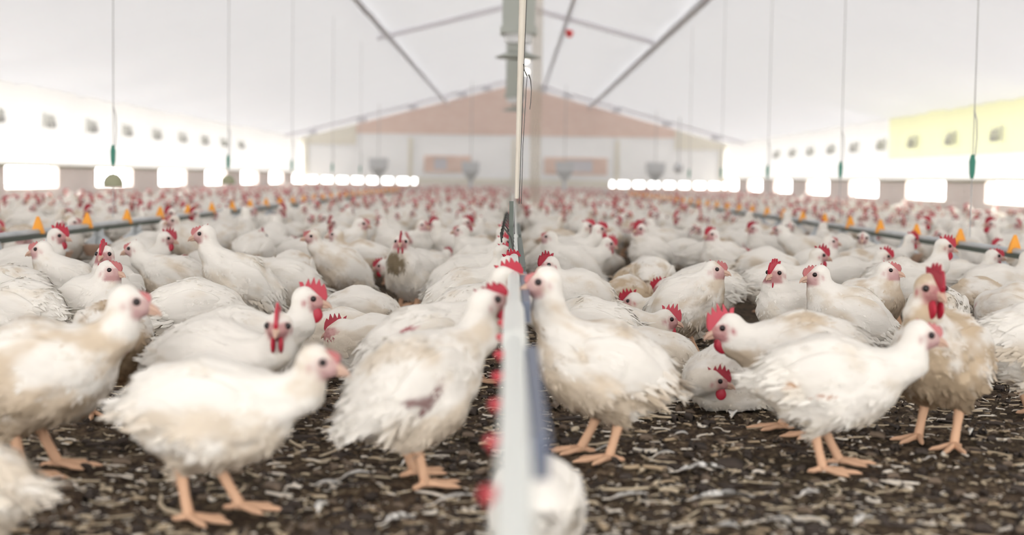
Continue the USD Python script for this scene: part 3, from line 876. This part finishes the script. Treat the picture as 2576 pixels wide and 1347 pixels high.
        def spots_on(count, wide):
            ids = rng.choice(np.nonzero(ok)[0], count)
            Pp, Nn = vb[ids], nb[ids]
            back = np.tile(np.array([-1.0, 0, -0.45]) @ s.R.T, (len(ids), 1))
            tt = np.clip(((Pp - na) @ (nz - na)) / ((nz - na) @ (nz - na)), 0, 1)
            onneck = sstep(0.25, 0.6, tt)
            Tn = back * (1 - onneck)[:, None] + ((na - nz) / np.linalg.norm(na - nz))[None] * onneck[:, None]
            rump = sstep(-0.08, -0.17, ((Pp - s.piv) @ s.R)[:, 0])
            low = sstep(0.2, 0.1, Pp[:, 2] + 0.1 * s.sit)
            r1 = rng.uniform(0, 1, len(ids))
            if wide:
                Lc = (0.036 + 0.014 * rng.uniform(-1, 1, len(ids))) * (1 - 0.45 * onneck)
                pv, pq = cards(Pp, Nn, Tn, Lc, Lc * 0.6, 0.02 + 0.05 * r1 + 0.12 * rump * r1, rng)
            else:
                Lc = (0.024 + 0.010 * rng.uniform(-1, 1, len(ids))) * (1 - 0.4 * onneck) * (1 + 0.35 * rump + 0.25 * low)
                pv, pq = barbs(Pp, Nn, Tn, Lc, Lc * rng.uniform(0.2, 0.36, len(ids)), 0.10 + 0.16 * r1 + (0.25 * rump + 0.2 * low) * rng.uniform(0, 1, len(ids)), rng)
            k = len(pv) // len(ids)
            return pv, pq, np.repeat(np.clip(s.tint_at(Pp) * rng.uniform(0.98, 1.02, (len(ids), 1)), 0, 1), k, 0)

        v1, q1, t1 = spots_on(s.ncards // 3, True)
        v2, q2, t2 = spots_on(s.ncards * 5, False)
        pv, pq, ct = np.vstack([v1, v2]), np.vstack([q1, q2 + len(v1)]), np.vstack([t1, t2])
        if s.sit > 0.5:
            pv[:, 2] = np.maximum(pv[:, 2], 0.002)
        out["plumage"] = (pv, np.vstack([pq[:, [0, 1, 2]], pq[:, [0, 2, 3]]]), ct)

    def place(s, prim):
        o = s.parts
        red = M["comb"] if s.comb > 0.35 else M["comb_pale"]
        v, f, t = o["body"]
        obj("body", (v, f), M["feather"], prim, True, t)
        v, f, t = o["plumage"]
        obj("plumage", (v, f), M["feather"], prim, True, t, kind="stuff")
        for v, f, t in o["wings"]:
            obj("wing", (v, f), M["feather"], prim, True, t)
        v, f, t = o["tail"]
        obj("tail", (v, f), M["feather"], prim, True, t)
        obj("comb", o["comb"], red, prim, 40)
        for w in o.get("wattles", ()):
            obj("wattle", w, red, prim, True)
        obj("beak", o["beak"], M["beak"], prim, True)
        for e in o["eyes"]:
            obj("eye", e, M["eye"], prim, True)

    def merged(s):
        vs, fs, ts, n = [], [], [], 0
        red = (0.56, 0.12, 0.14) if s.comb > 0.35 else (0.66, 0.2, 0.19)  # paler than the near combs: haze painted into the far reds
        o = s.parts
        lst = [o["body"], o["plumage"], *o["wings"], o["tail"]]
        for m, c in [(o["comb"], red), (o["beak"], (0.62, 0.38, 0.24))] + [(w, red) for w in o.get("wattles", ())] + [(e, (0.02, 0.01, 0.01)) for e in o["eyes"]]:
            lst.append((np.array(m.vertices), np.array(m.faces), np.tile(c, (len(m.vertices), 1))))
        for v, f, t in lst:
            vs.append(v), fs.append(f + n), ts.append(t)
            n += len(v)
        return np.vstack(vs), np.vstack(fs), np.vstack(ts)


# hand-placed hens: column px in the photo, distance D, yaw (0 faces right, 90 away, 180 left, 270 to the camera), pose, label
B = "white broiler hen "
HENS = [
    dict(px=545, D=3.0, yaw=-8, head=(.225, .335), hyaw=-5, hpitch=10, comb=.08, dirt=.42, stride=.035, lb="smooth white hen walking right in front, pale comb, on thin legs at the bottom left"),
    dict(px=110, D=3.4, yaw=4, tilt=8, head=(.19, .375), hpitch=12, comb=.03, dirt=.62, s=1.1, stride=.02, lb="big white hen cut off by the left picture edge, combless head facing right"),
    dict(px=-190, D=2.6, yaw=176, tilt=0, head=(.2, .28), comb=.1, dirt=.35, sit=.8, lb="blurred white tail and rump in the bottom left corner"),
    dict(px=285, D=4.2, yaw=-70, tilt=8, head=(.16, .24), hyaw=-20, hpitch=40, comb=.05, dirt=1.0, lb="tan-stained dirty hen half hidden behind the big hen at the left edge"),
    dict(px=555, D=3.75, yaw=-22, head=(.2, .335), hyaw=-66, comb=.85, dirt=.12, lb="red-combed white hen staring at the camera behind the hen walking in front"),
    dict(px=610, D=4.1, yaw=2, head=(.19, .365), hpitch=8, comb=.9, dirt=.12, lb="white hen with big red comb facing right, just behind the one staring at camera"),
    dict(px=1060, D=3.37, yaw=42, tilt=22, head=(.18, .40), hyaw=-20, hpitch=-15, comb=.4, dirt=.42, s=1.05, stride=.03, marks=[((-.05, -.115, .015), (.07, .05, .018), (.17, .07, .07), -.6)], lb="large white hen with dark wing streak seen from behind, drinking at the pipe's left"),
    dict(px=1078, D=4.1, yaw=22, tilt=22, head=(.225, .41), hpitch=-10, comb=.6, dirt=.22, s=1.05, marks=[((-.03, -.08, .10), (.03, .04, .008), (.35, .06, .08), 0)], lb="white hen drinking right behind the large hen with the dark wing streak"),
    dict(px=1185, D=5.05, yaw=38, tilt=14, head=(.17, .41), hpitch=-5, comb=.7, dirt=.15, lb="third white hen from the front at the left of the drinker pipe"),
    dict(px=1492, D=3.7, yaw=192, tilt=18, head=(.14, .435), hpitch=15, comb=.06, dirt=.55, s=1.05, stride=-.02, lb="tall white hen standing against the right side of the drinker pipe, mauve face turned left"),
    dict(px=1608, D=4.75, yaw=158, head=(.13, .17), comb=.1, dirt=.3, sit=1, lb="white hen lying with head hidden behind the tall hen right of the drinker pipe"),
    dict(px=1560, D=5.5, yaw=-5, head=(.18, .19), hpitch=15, comb=.9, dirt=.25, sit=.9, lb="lying hen with deep red comb stretching its head right, centre right"),
    dict(px=1822, D=4.5, yaw=214, head=(.145, .125), hyaw=140, hy=.115, hpitch=8, comb=.7, dirt=.12, sit=1, s=.92, lb="small white hen lying on the litter alone with its head turned back to the right"),
    dict(px=2000, D=4.1, yaw=183, head=(.2, .29), hpitch=18, comb=.95, dirt=.65, s=1.05, stride=-.03, lb="stained hen with tall ragged red comb and big wattle, head lowered to the left"),
    dict(px=2095, D=3.6, yaw=-3, head=(.215, .345), hpitch=12, comb=.22, dirt=.22, stride=.03, marks=[((-.10, -.1, .02), (.018, .06, .012), (.50, .26, .12), -.4), ((-.02, -.115, .0), (.032, .05, .006), (.48, .28, .2), 0)], lb="clean white hen walking right at the lower right, pinkish face and low comb"),
    dict(px=2352, D=3.95, yaw=232, tilt=16, head=(.15, .405), hyaw=52, hpitch=10, comb=1.0, dirt=.8, s=1.1, stride=.03, lb="tall cockerel with upright red comb facing the camera behind the clean walking hen"),
    dict(px=2600, D=4.45, yaw=8, head=(.2, .36), comb=.4, dirt=.4, s=1.05, lb="white hen mostly cut off by the right picture edge beside the tall cockerel"),
    dict(px=2352, D=5.4, yaw=78, tilt=-6, head=(.15, .26), comb=.4, dirt=.3, lb="white hen seen from behind with a pointed raised wing tip left of the tall cockerel"),
    dict(px=2120, D=5.25, yaw=188, tilt=18, head=(.115, .385), hpitch=12, comb=.3, dirt=.38, lb="alert white hen with dark eye and brown-stained breast facing left, right of centre"),
    dict(px=1985, D=5.5, yaw=214, tilt=12, head=(.1, .375), hyaw=15, comb=.8, dirt=.15, lb="white hen with thin upright comb facing left towards the camera, beside the brown-breasted alert hen"),
    dict(px=1735, D=5.8, yaw=-24, tilt=22, head=(.1, .365), hpitch=5, comb=.3, dirt=.5, lb="upright soiled-bellied white hen facing right before the resting flock right of centre"),
    dict(px=1762, D=6.6, yaw=183, head=(.19, .225), hpitch=18, comb=.8, dirt=.2, lb="red-wattled hen holding its head low to the left behind the upright soiled hen"),
    dict(px=1660, D=6.1, yaw=180, head=(.13, .205), hpitch=15, comb=.8, dirt=.25, sit=1, lb="sitting hen with bright red rounded comb facing left below the fluffy rears"),
    dict(px=1440, D=6.05, yaw=206, tilt=10, head=(.13, .36), hyaw=10, hpitch=10, comb=.85, dirt=.2, lb="red-wattled white hen facing left towards camera just right of the drinker pipe"),
    dict(px=1462, D=5.1, yaw=175, head=(.2, .29), comb=.2, dirt=.12, sit=.35, lb="clean white back of a hen whose head is hidden by the drinker pipe, right side"),
    dict(px=1420, D=8.2, yaw=178, tilt=15, head=(.1, .385), comb=.12, dirt=.1, lb="slender white hen with pale beak facing left a little right of the drinker pipe"),
    dict(px=1575, D=6.6, yaw=95, head=(.12, .2), comb=.3, dirt=.85, sit=.6, lb="dirty fluffy rear of a hen, the left one of two right of the drinker pipe"),
    dict(px=1640, D=7.0, yaw=80, head=(.1, .27), comb=.3, dirt=.6, lb="dirty fluffy rear of a hen, the right one of two right of the drinker pipe"),
    dict(px=1450, D=8.6, yaw=0, head=(.19, .335), hpitch=18, comb=.9, dirt=.1, lb="white hen with red comb lowering its head to the right, behind the pale-beaked slender hen"),
    dict(px=1815, D=9.0, yaw=208, tilt=15, head=(.09, .385), comb=.8, dirt=.1, lb="white hen with curved red comb standing alert facing left, far right of centre"),
    dict(px=1925, D=10.3, yaw=190, tilt=15, head=(.1, .385), comb=.85, dirt=.1, lb="far alert white hen with red comb and wattle, second of the two right of centre"),
    dict(px=1793, D=9.3, yaw=0, head=(.2, .25), hpitch=25, comb=.5, dirt=.15, lb="white hen with dark red lowered face between the two far alert hens"),
    dict(px=1960, D=6.9, yaw=5, head=(.19, .37), hpitch=10, comb=.75, dirt=.15, lb="long white hen facing right with red comb tip, above the brown-breasted alert hen"),
    dict(px=2050, D=8.3, yaw=-5, tilt=20, head=(.08, .38), comb=.1, dirt=.1, lb="small-headed combless hen upright behind the long hen with red comb tip"),
    dict(px=2130, D=7.4, yaw=5, head=(.19, .345), hpitch=12, comb=.7, dirt=.12, lb="white hen with red forehead comb facing right over the flock, second along that row"),
    dict(px=2180, D=5.75, yaw=-30, tilt=20, head=(.08, .375), comb=.28, dirt=.6, lb="upright hen with pinkish face and muddy belly left of the pointed wing tip"),
    dict(px=2270, D=7.0, yaw=3, head=(.19, .40), hpitch=10, comb=.8, dirt=.2, s=1.05, lb="big white cockerel with red comb and wattle looking right, upper right of the near flock"),
    dict(px=2410, D=7.3, yaw=5, head=(.18, .36), comb=.4, dirt=.2, lb="white hen with reddish face looking right near the right feeder tube"),
    dict(px=2450, D=6.0, yaw=100, tilt=-5, head=(.1, .26), comb=.3, dirt=.65, lb="muddy fluffed rear of a hen near the right picture edge"),
    dict(px=2545, D=5.6, yaw=130, head=(.12, .25), hpitch=60, comb=.2, dirt=.5, lb="ruffled hen preening with its head tucked at the right picture edge"),
    dict(px=2512, D=7.0, yaw=0, head=(.14, .37), comb=.35, dirt=.2, lb="white hen peering right from behind the preening hen at the right edge"),
    dict(px=162, D=6.1, yaw=186, tilt=28, head=(.1, .385), hpitch=12, comb=.25, dirt=.3, lb="upright white hen with pink face and dark eye facing left near the left edge"),
    dict(px=232, D=5.2, yaw=-38, tilt=15, head=(.095, .365), hyaw=15, comb=.3, dirt=.12, lb="white hen with pinkish comb facing right directly above the big hen at the left edge"),
    dict(px=282, D=5.8, yaw=268, tilt=12, head=(.1, .39), comb=.9, dirt=.1, lb="white hen with spiky red comb facing the camera head-on behind another head, left"),
    dict(px=438, D=6.55, yaw=178, tilt=14, head=(.19, .37), hpitch=15, comb=.12, dirt=.5, lb="long-necked white hen stretching left with a grey-stained throat"),
    dict(px=592, D=6.3, yaw=188, tilt=22, head=(.13, .42), hpitch=12, comb=.28, dirt=.28, s=1.08, lb="large alert white hen with dark eye and hooked beak facing left, left of centre"),
    dict(px=702, D=6.6, yaw=190, tilt=10, head=(.12, .305), hpitch=8, comb=.3, dirt=.2, lb="white hen crouching low with big eye facing left, right of the large alert hen"),
    dict(px=500, D=5.15, yaw=12, head=(.2, .17), hpitch=35, comb=.3, dirt=.18, lb="rounded white back of a feeding hen, tail to the left, behind the red-combed pair"),
    dict(px=845, D=7.6, yaw=200, tilt=22, head=(.14, .395), hyaw=15, comb=.2, dirt=.45, lb="slim-necked spotted white hen standing upright facing left, left of the mud-breasted hen"),
    dict(px=1022, D=7.4, yaw=246, tilt=24, head=(.1, .385), hyaw=22, hpitch=5, comb=.75, dirt=.12, breast=1.0, lb="white hen with red comb facing the camera and a round mud patch on its breast"),
    dict(px=905, D=8.4, yaw=175, head=(.15, .37), comb=.05, dirt=.6, lb="tan-backed hen with brown face behind the slim-necked spotted hen"),
    dict(px=890, D=6.1, yaw=170, head=(.1, .14), comb=.3, dirt=.35, sit=.9, lb="white hen lying low with ruffled wing below the slim-necked spotted hen"),
    dict(px=1045, D=7.95, yaw=180, head=(.19, .22), hpitch=15, comb=.6, dirt=.3, sit=.2, lb="red-combed head peeking from behind the mud-breasted hen"),
    dict(px=930, D=4.95, yaw=178, head=(.11, .185), hpitch=12, comb=.85, dirt=.35, sit=.9, lb="lying white hen with spiky bright red comb facing left between the front hens"),
    dict(px=850, D=5.25, yaw=170, head=(.09, .13), comb=.1, dirt=.3, sit=1, lb="small flat lying hen with barely visible head beside the red-combed pair"),
    dict(px=1195, D=9.0, yaw=180, tilt=15, head=(.1, .385), hpitch=5, comb=.15, dirt=.15, lb="slim white hen with pale beak facing left, left of the drinker pipe"),
    dict(px=1180, D=7.0, yaw=6, tilt=13, head=(.17, .40), hpitch=-5, comb=.7, dirt=.2, lb="fifth white hen from the front at the left side of the drinker pipe"),
    dict(px=1185, D=5.95, yaw=8, tilt=14, head=(.14, .41), hpitch=-5, comb=.5, dirt=.2, lb="fourth white hen from the front at the left side of the drinker pipe"),
    dict(px=1207, D=8.1, yaw=5, tilt=14, head=(.14, .415), hpitch=-5, comb=1.0, dirt=.1, lb="white hen with high spiky red comb touching the drinker pipe, sixth from the front"),
    dict(px=72, D=6.95, yaw=0, head=(.14, .385), hpitch=8, comb=.95, dirt=.15, s=1.05, lb="white cockerel with large red comb and wattle facing right near the left feeder tube"),
    dict(px=160, D=9.3, yaw=-10, tilt=15, head=(.08, .385), comb=.15, dirt=.1, lb="combless pink-faced hen looking right beside the left feeder tube"),
    dict(px=330, D=7.5, yaw=0, head=(.19, .375), hpitch=12, comb=.85, dirt=.15, lb="white hen with bright red comb and wattle facing right behind the long-necked hen"),
    dict(px=735, D=7.2, yaw=100, head=(.1, .28), comb=.3, dirt=.65, lb="grubby rear of a hen below the slim-necked spotted hen, left of it"),
    dict(px=640, D=8.6, yaw=85, head=(.12, .31), comb=.3, dirt=.35, s=1.08, marks=[((-.2, 0, .01), (.05, .03, .035), (.2, .1, .09), 0)], lb="broad tan-tinted rear of a hen with a dark vent mark, behind the large alert hen"),
    dict(px=15, D=5.75, yaw=172, head=(.17, .31), comb=.3, dirt=.4, lb="white hen with dirty belly cut by the left edge behind the upright pink-faced hen"),
    dict(px=40, D=5.0, yaw=160, head=(.2, .31), comb=.3, dirt=.15, lb="clean white back cut by the left edge above the big combless hen"),
    dict(px=1345, D=2.5, yaw=93, tilt=0, head=(.1, .28), comb=.3, dirt=.1, s=.7, stride=.0, lb="blurred white feathery back of a small hen under the near end of the drinker pipe"),
]
henlist = []
for i, d in enumerate(HENS):
    near = d["D"] < 4.6
    if d.get("tilt", 0) >= 10 and d["D"] > 4.4:
        d["tilt"] = min(38, 1.55 * d["tilt"])
    kw = {k: d[k] for k in ("tilt", "head", "hyaw", "hpitch", "comb", "dirt", "sit", "stride", "hy", "breast", "marks") if k in d}
    hen = Hen(seed=i + 1, h=0.0068 if near else 0.0088, ncards=420 if near else 300, **kw)
    x, y = ground(d["px"], d["D"])
    sc = d.get("s", 1.0)
    p = thing("hen", d["lb"], "chicken", (x, y, 0.0), d["yaw"], sc)
    hen.place(p)
    d.update(x=x, y=y, prim=p, hen=hen)
    henlist.append((x, y))

# the rest of the flock: packed so that bodies do not cross, copies of the hens above
rng = np.random.default_rng(5)
cells = {}


def seg_pts(x, y, yaw):
    c, t = math.cos(math.radians(yaw)), math.sin(math.radians(yaw))
    return np.array([[x + k * c, y + k * t] for k in (-0.19, -0.1, 0.0, 0.1, 0.2)])


def near_pts(x, y):
    i, j = int(math.floor(x / 0.5)), int(math.floor(y / 0.5))
    return [p for a in (-1, 0, 1) for b in (-1, 0, 1) for p in cells.get((i + a, j + b), ())]


def add_pts(P):
    for p in P:
        cells.setdefault((int(math.floor(p[0] / 0.5)), int(math.floor(p[1] / 0.5))), []).append(p)


for d in HENS:
    add_pts(seg_pts(d["x"], d["y"], d["yaw"]))
keep = []
for y_lo in np.arange(6.4, 46.4, 0.5):
    half = min(6.75, 0.375 * y_lo + 1.4)
    tries = int(half * 2 * 0.5 * (170 if y_lo > 8.4 else 45))
    for _ in range(tries):
        x, y, yaw = rng.uniform(-half, half), y_lo + rng.uniform(0, 0.5), rng.uniform(0, 360)
        if abs(abs(x) - 2.7) < 0.2 or abs(x) < 0.16:
            continue
        if y < 8.6 and any(y < d["y"] < y + 2.4 and abs(x - d["x"] * y / d["y"]) < 0.24 for d in HENS):
            continue  # leaves the hens behind it in view
        P = seg_pts(x, y, yaw)
        Q = near_pts(x, y)
        if Q and np.min(np.hypot(P[:, None, 0] - np.array(Q)[None, :, 0], P[:, None, 1] - np.array(Q)[None, :, 1])) < (0.185 if y < 14 else 0.15):
            continue
        if np.min(np.abs(np.abs(P[:, 0]) - 2.7)) < 0.16 or np.min(np.abs(P[:, 0])) < 0.06:
            continue
        add_pts(P)
        keep.append((x, y, rng.random(), rng.random(), yaw))
keep.sort(key=lambda k: k[1])
aside = [k for k in keep if abs(k[0]) > 0.358 * k[1] + 0.1]
keep = [k for k in keep if abs(k[0]) <= 0.358 * k[1] + 0.1]
STAND = [i for i, d in enumerate(HENS) if d.get("sit", 0) < 0.5 and d["D"] > 5.0 and d.get("breast", 0) == 0]
SITS = [i for i, d in enumerate(HENS) if d.get("sit", 0) > 0.5 and d["D"] > 4.4]
LOW = [i for i in STAND if HENS[i]["head"][1] < 0.32]
N_IND = 300 - len(HENS)
print("flock", len(keep))


def where(x, y, yaw, sitting, comb):
    side = "left" if x < 0 else "right"
    zone = f"beside the pipe, {side} of it" if abs(x) < 1.2 else f"between pipe and {side} feeder" if abs(x) < 2.7 else f"beyond the {side} feeder"
    band = "near" if y < 8.6 else "middle" if y < 10.3 else "blurred far"
    yaw = yaw % 360
    face = "facing right" if yaw < 55 or yaw > 305 else "turned away" if yaw < 125 else "facing left" if yaw < 235 else "facing the camera"
    look = ("sitting " if sitting else "standing ") + ("red-combed" if comb > 0.35 else "pale-combed") + " white hen"
    return f"{look} {face}, {band} flock {zone}"


for n, (x, y, a, b, yaw) in enumerate(keep[:N_IND]):
    if y < 8.8:
        pool = SITS if a < 0.6 else LOW
    else:
        pool = STAND if a < 0.72 else SITS
    i = pool[int(b * len(pool)) % len(pool)]
    d = HENS[i]
    lb = where(x, y, yaw + d.get("hyaw", 0), d.get("sit", 0) > 0.5, d["comb"])
    sitting = d.get("sit", 0) > 0.5
    copy_of(d["prim"], "hen", lb, "chicken", (x, y, 0), yaw, rng.uniform(0.94, 1.06), group=lb.replace(" hen ", " hens "))

far = keep[N_IND:] + aside
protos = []
fl = UsdGeom.PointInstancer.Define(stage, "/World/distant_flock")
tag(fl.GetPrim(), "dense blurred mass of white hens with red combs filling the far house", "chickens", kind="stuff")
POSES = [dict(head=(.14, .38), tilt=12, comb=.5), dict(head=(.1, .38), tilt=20, comb=.15), dict(head=(.19, .34), comb=.6), dict(head=(.1, .37), tilt=18, comb=.7, hyaw=30),
         dict(head=(.12, .25), sit=.9, comb=.4), dict(head=(.18, .32), comb=.2), dict(head=(.11, .38), tilt=15, comb=.6, hyaw=-40), dict(head=(.12, .34), tilt=5, comb=.3, hyaw=60)]
for k, ps in enumerate(POSES):
    hh = Hen(seed=200 + k, h=0.0165, ncards=50, dirt=0.1 + 0.05 * k, **ps)
    v, f, t = hh.merged()
    m = obj("hen", (v, f), M["feather"], fl.GetPrim(), True, t)
    protos.append(m.GetPath())
fl.CreatePrototypesRel().SetTargets(protos)
fl.CreateProtoIndicesAttr(Vt.IntArray([int(b * 997) % len(POSES) for _, _, a, b, _ in far]))
fl.CreatePositionsAttr(Vt.Vec3fArray([Gf.Vec3f(float(x), float(y), 0) for x, y, _, _, _ in far]))
ang = [math.radians(k[4]) for k in far]
fl.CreateOrientationsAttr(Vt.QuathArray([Gf.Quath(float(math.cos(t / 2)), 0, 0, float(math.sin(t / 2))) for t in ang]))
fl.CreateScalesAttr(Vt.Vec3fArray([Gf.Vec3f(float(s)) for s in rng.uniform(0.93, 1.08, len(far))]))

# ------------------------------------------------------------------ litter on the floor
def chip(length, width, bend, thick, r, n=4):
    t = np.linspace(-0.5, 0.5, n)
    w = width * (0.55 + 0.45 * np.cos(t * 2.4))
    c = np.stack([t * length, bend * length * (t * t) * 2, 0.25 * thick * np.cos(t * 3) + bend * 0.3 * length * np.abs(t)], 1)
    v = np.vstack([c + np.stack([0 * t, w / 2, 0 * t], 1), c - np.stack([0 * t, w / 2, 0 * t], 1), c + [0, 0, thick]])
    f = []
    for i in range(n - 1):
        for a, b in ((0, 2), (2, 1), (1, 0)):
            p, q = a * n + i, b * n + i
            f += [[p, q, q + 1], [p, q + 1, p + 1]]
    return v, np.array(f)


li = UsdGeom.PointInstancer.Define(stage, "/World/litter")
tag(li.GetPrim(), "loose wood shavings, straw and dark crumbs strewn over the litter floor", "litter", kind="stuff")
protos = []
shapes = [("straw", 0.07, 0.0045, 0.2, 0.003, "chip_straw"), ("straw", 0.045, 0.006, -0.35, 0.003, "chip_pale"), ("shaving", 0.026, 0.011, 0.3, 0.003, "chip_pale"), ("shaving", 0.02, 0.010, -0.2, 0.004, "chip_straw"),
          ("shaving", 0.024, 0.012, 0.1, 0.003, "chip_tan"), ("crumb", 0.022, 0.013, 0.0, 0.010, "chip_dark"), ("straw", 0.05, 0.006, 0.25, 0.005, "chip_dark"), ("crumb", 0.020, 0.011, 0.1, 0.008, "chip_mid"), ("shaving", 0.014, 0.008, 0.0, 0.003, "chip_pale")]
for nmn, ln, wd, be, th, mt in shapes:
    m = obj(nmn, chip(ln, wd, be, th, 0), M[mt], li.GetPrim(), True)
    protos.append(m.GetPath())
li.CreatePrototypesRel().SetTargets(protos)
NL = 24000
yy = 2.4 + 4.6 * rng.random(NL) ** 1.35
xx = rng.uniform(-1, 1, NL) * np.minimum(0.37 * yy + 0.9, 2.6)
zz = (meshkit.fbm(np.stack([xx * 30, yy * 38, 0 * xx], -1), 3, 3) - 0.62) * 0.034 + (meshkit.noise(np.stack([xx * 9, yy * 9, 0 * xx], -1), 9) - 0.6) * 0.012
okc = np.ones(NL, bool)
for d in HENS:
    if d["D"] < 6:
        okc &= np.hypot(xx - d["x"], yy - d["y"]) > 0.10
xx, yy, zz = xx[okc], yy[okc], zz[okc]
NL = len(xx)
pi = rng.choice(len(shapes), NL, p=[.10, .08, .10, .10, .14, .14, .10, .16, .08])
li.CreateProtoIndicesAttr(Vt.IntArray.FromNumpy(pi.astype(np.int32)))
li.CreatePositionsAttr(Vt.Vec3fArray.FromNumpy(np.stack([xx, yy, zz + 0.002], 1).astype(np.float32)))
qs = []
for k in range(NL):
    a, tl = rng.uniform(0, 2 * math.pi), rng.normal(0, 0.3)
    q1 = Gf.Rotation(Gf.Vec3d(0, 0, 1), math.degrees(a)) 
    q2 = Gf.Rotation(Gf.Vec3d(1, 0, 0), math.degrees(tl))
    g = (q2 * q1).GetQuat()
    qs.append(Gf.Quath(float(g.GetReal()), *map(float, g.GetImaginary())))
li.CreateOrientationsAttr(Vt.QuathArray(qs))
li.CreateScalesAttr(Vt.Vec3fArray.FromNumpy(np.repeat(0.8 * rng.lognormal(0.0, 0.42, (NL, 1)), 3, 1).astype(np.float32)))


# fallen feathers: a curved vane with its shaft
def feather_mesh(length, width, curve, seed):
    r = np.random.default_rng(seed)
    n = 9
    t = np.linspace(0, 1, n)
    cx = length * t
    cy = curve * length * (t - t * t) * 1.6
    cz = 0.012 * np.sin(t * 2.2) * (1 + abs(curve)) + 0.004
    w = width * np.sin(np.pi * np.clip(0.12 + 0.86 * t, 0, 1)) ** 0.7 * np.where(t < 0.2, t / 0.2, 1)
    rag = 1 + 0.22 * r.normal(0, 1, n)
    a = np.stack([cx, cy + w / 2 * rag, cz + 0.3 * w], 1)
    b = np.stack([cx, cy - w / 2 * rag[::-1], cz + 0.3 * w], 1)
    c = np.stack([cx, cy, cz], 1)
    c2 = c - [0, 0, 0.0015]
    v = np.vstack([a, c, b, c2])
    f = []
    for i in range(n - 1):
        for p, q in ((0, 1), (1, 2), (2, 3), (3, 0)):
            f.append([p * n + i, q * n + i, q * n + i + 1, p * n + i + 1])
    shaft = tube(np.vstack([[-0.15 * length, -0.04 * curve * length, 0.004], c[::2]]) + [0, 0, 0.0012], np.linspace(0.0016, 0.0006, 6), 6)
    return (v, np.array(f)), shaft


FEATHERS = [  # px, py on the floor, length, width, turn, curve, label
    (838, 1105, .085, .014, -35, .18, "long curved white feather lying on the litter right of the walking hen"),
    (945, 1102, .04, .022, 10, .1, "small white downy feather lying below the large hen at the pipe"),
    (1085, 1280, .11, .014, 35, .12, "long white quill feather lying in front of the large hen at the pipe"),
    (855, 1215, .075, .013, 28, .2, "slender white feather on the litter between the walking hen and the pipe hen"),
    (790, 1230, .07, .018, -20, -.2, "white feather with a bent tip on the litter beside the walking hen's feet"),
    (800, 1300, .06, .02, 80, .1, "ragged white feather at the bottom edge right of the walking hen"),
    (1700, 1195, .12, .03, 5, .05, "broad flat white feather on the litter in the lower right middle"),
    (1640, 1160, .06, .013, 15, .25, "thin curled white feather above the broad flat feather"),
    (1840, 1058, .05, .028, 70, .1, "fluffy upright white feather beside the small lying hen"),
    (1730, 1268, .15, .035, 2, .04, "largest white feather lying flat near the bottom, right of the pipe"),
    (1530, 1265, .09, .016, 8, -.2, "pale feather lying just right of the pipe near the bottom"),
    (1925, 1320, .08, .02, -60, .15, "white feather pointing down at the bottom edge, lower right"),
    (2075, 1195, .05, .016, 40, .1, "tiny white feather at the feet of the clean walking hen"),
    (2325, 1165, .04, .01, -60, .2, "tiny curled white feather in front of the tall cockerel's feet"),
    (2440, 1100, .035, .013, 60, .1, "little white feather behind the tall cockerel's foot"),
    (1565, 1050, .07, .024, -15, .1, "crumpled white feather on the litter behind the pipe hen's leg"),
    (1670, 1025, .06, .008, -50, .5, "curled straw-coloured feather below the lying hens right of the pipe"),
    (1690, 1105, .045, .018, -20, .1, "small white feather on the litter below the small lying hen"),
    (1790, 1340, .06, .022, -30, .1, "white feather cut by the bottom edge, right of the pipe"),
    (960, 1330, .07, .026, 20, .1, "white feather near the bottom edge left of the red nipples"),
    (2010, 1260, .05, .018, 15, .1, "white feather on bare litter below the clean walking hen"),
    (1500, 1140, .06, .012, -30, .4, "curled pale feather hooked beside the pipe hen's foot"),
    (1010, 1180, .05, .012, 50, .2, "thin pale feather behind the large pipe hen's leg"),
    (2150, 1330, .05, .02, 30, .1, "pale feather near the bottom edge at the lower right"),
]
for k, (px, py, ln, wd, tn, cu, lb) in enumerate(FEATHERS):
    D = CAM_Z * F_PX / (py - hor(px))
    x, y = ground(px, D)
    p = thing("fallen_feather", lb, "feather", (x, y, 0.003), tn)
    vane, shaft = feather_mesh(ln, wd, cu, 300 + k)
    obj("vane", vane, M["down"], p, True)
    obj("shaft", shaft, M["chip_pale"], p, True)
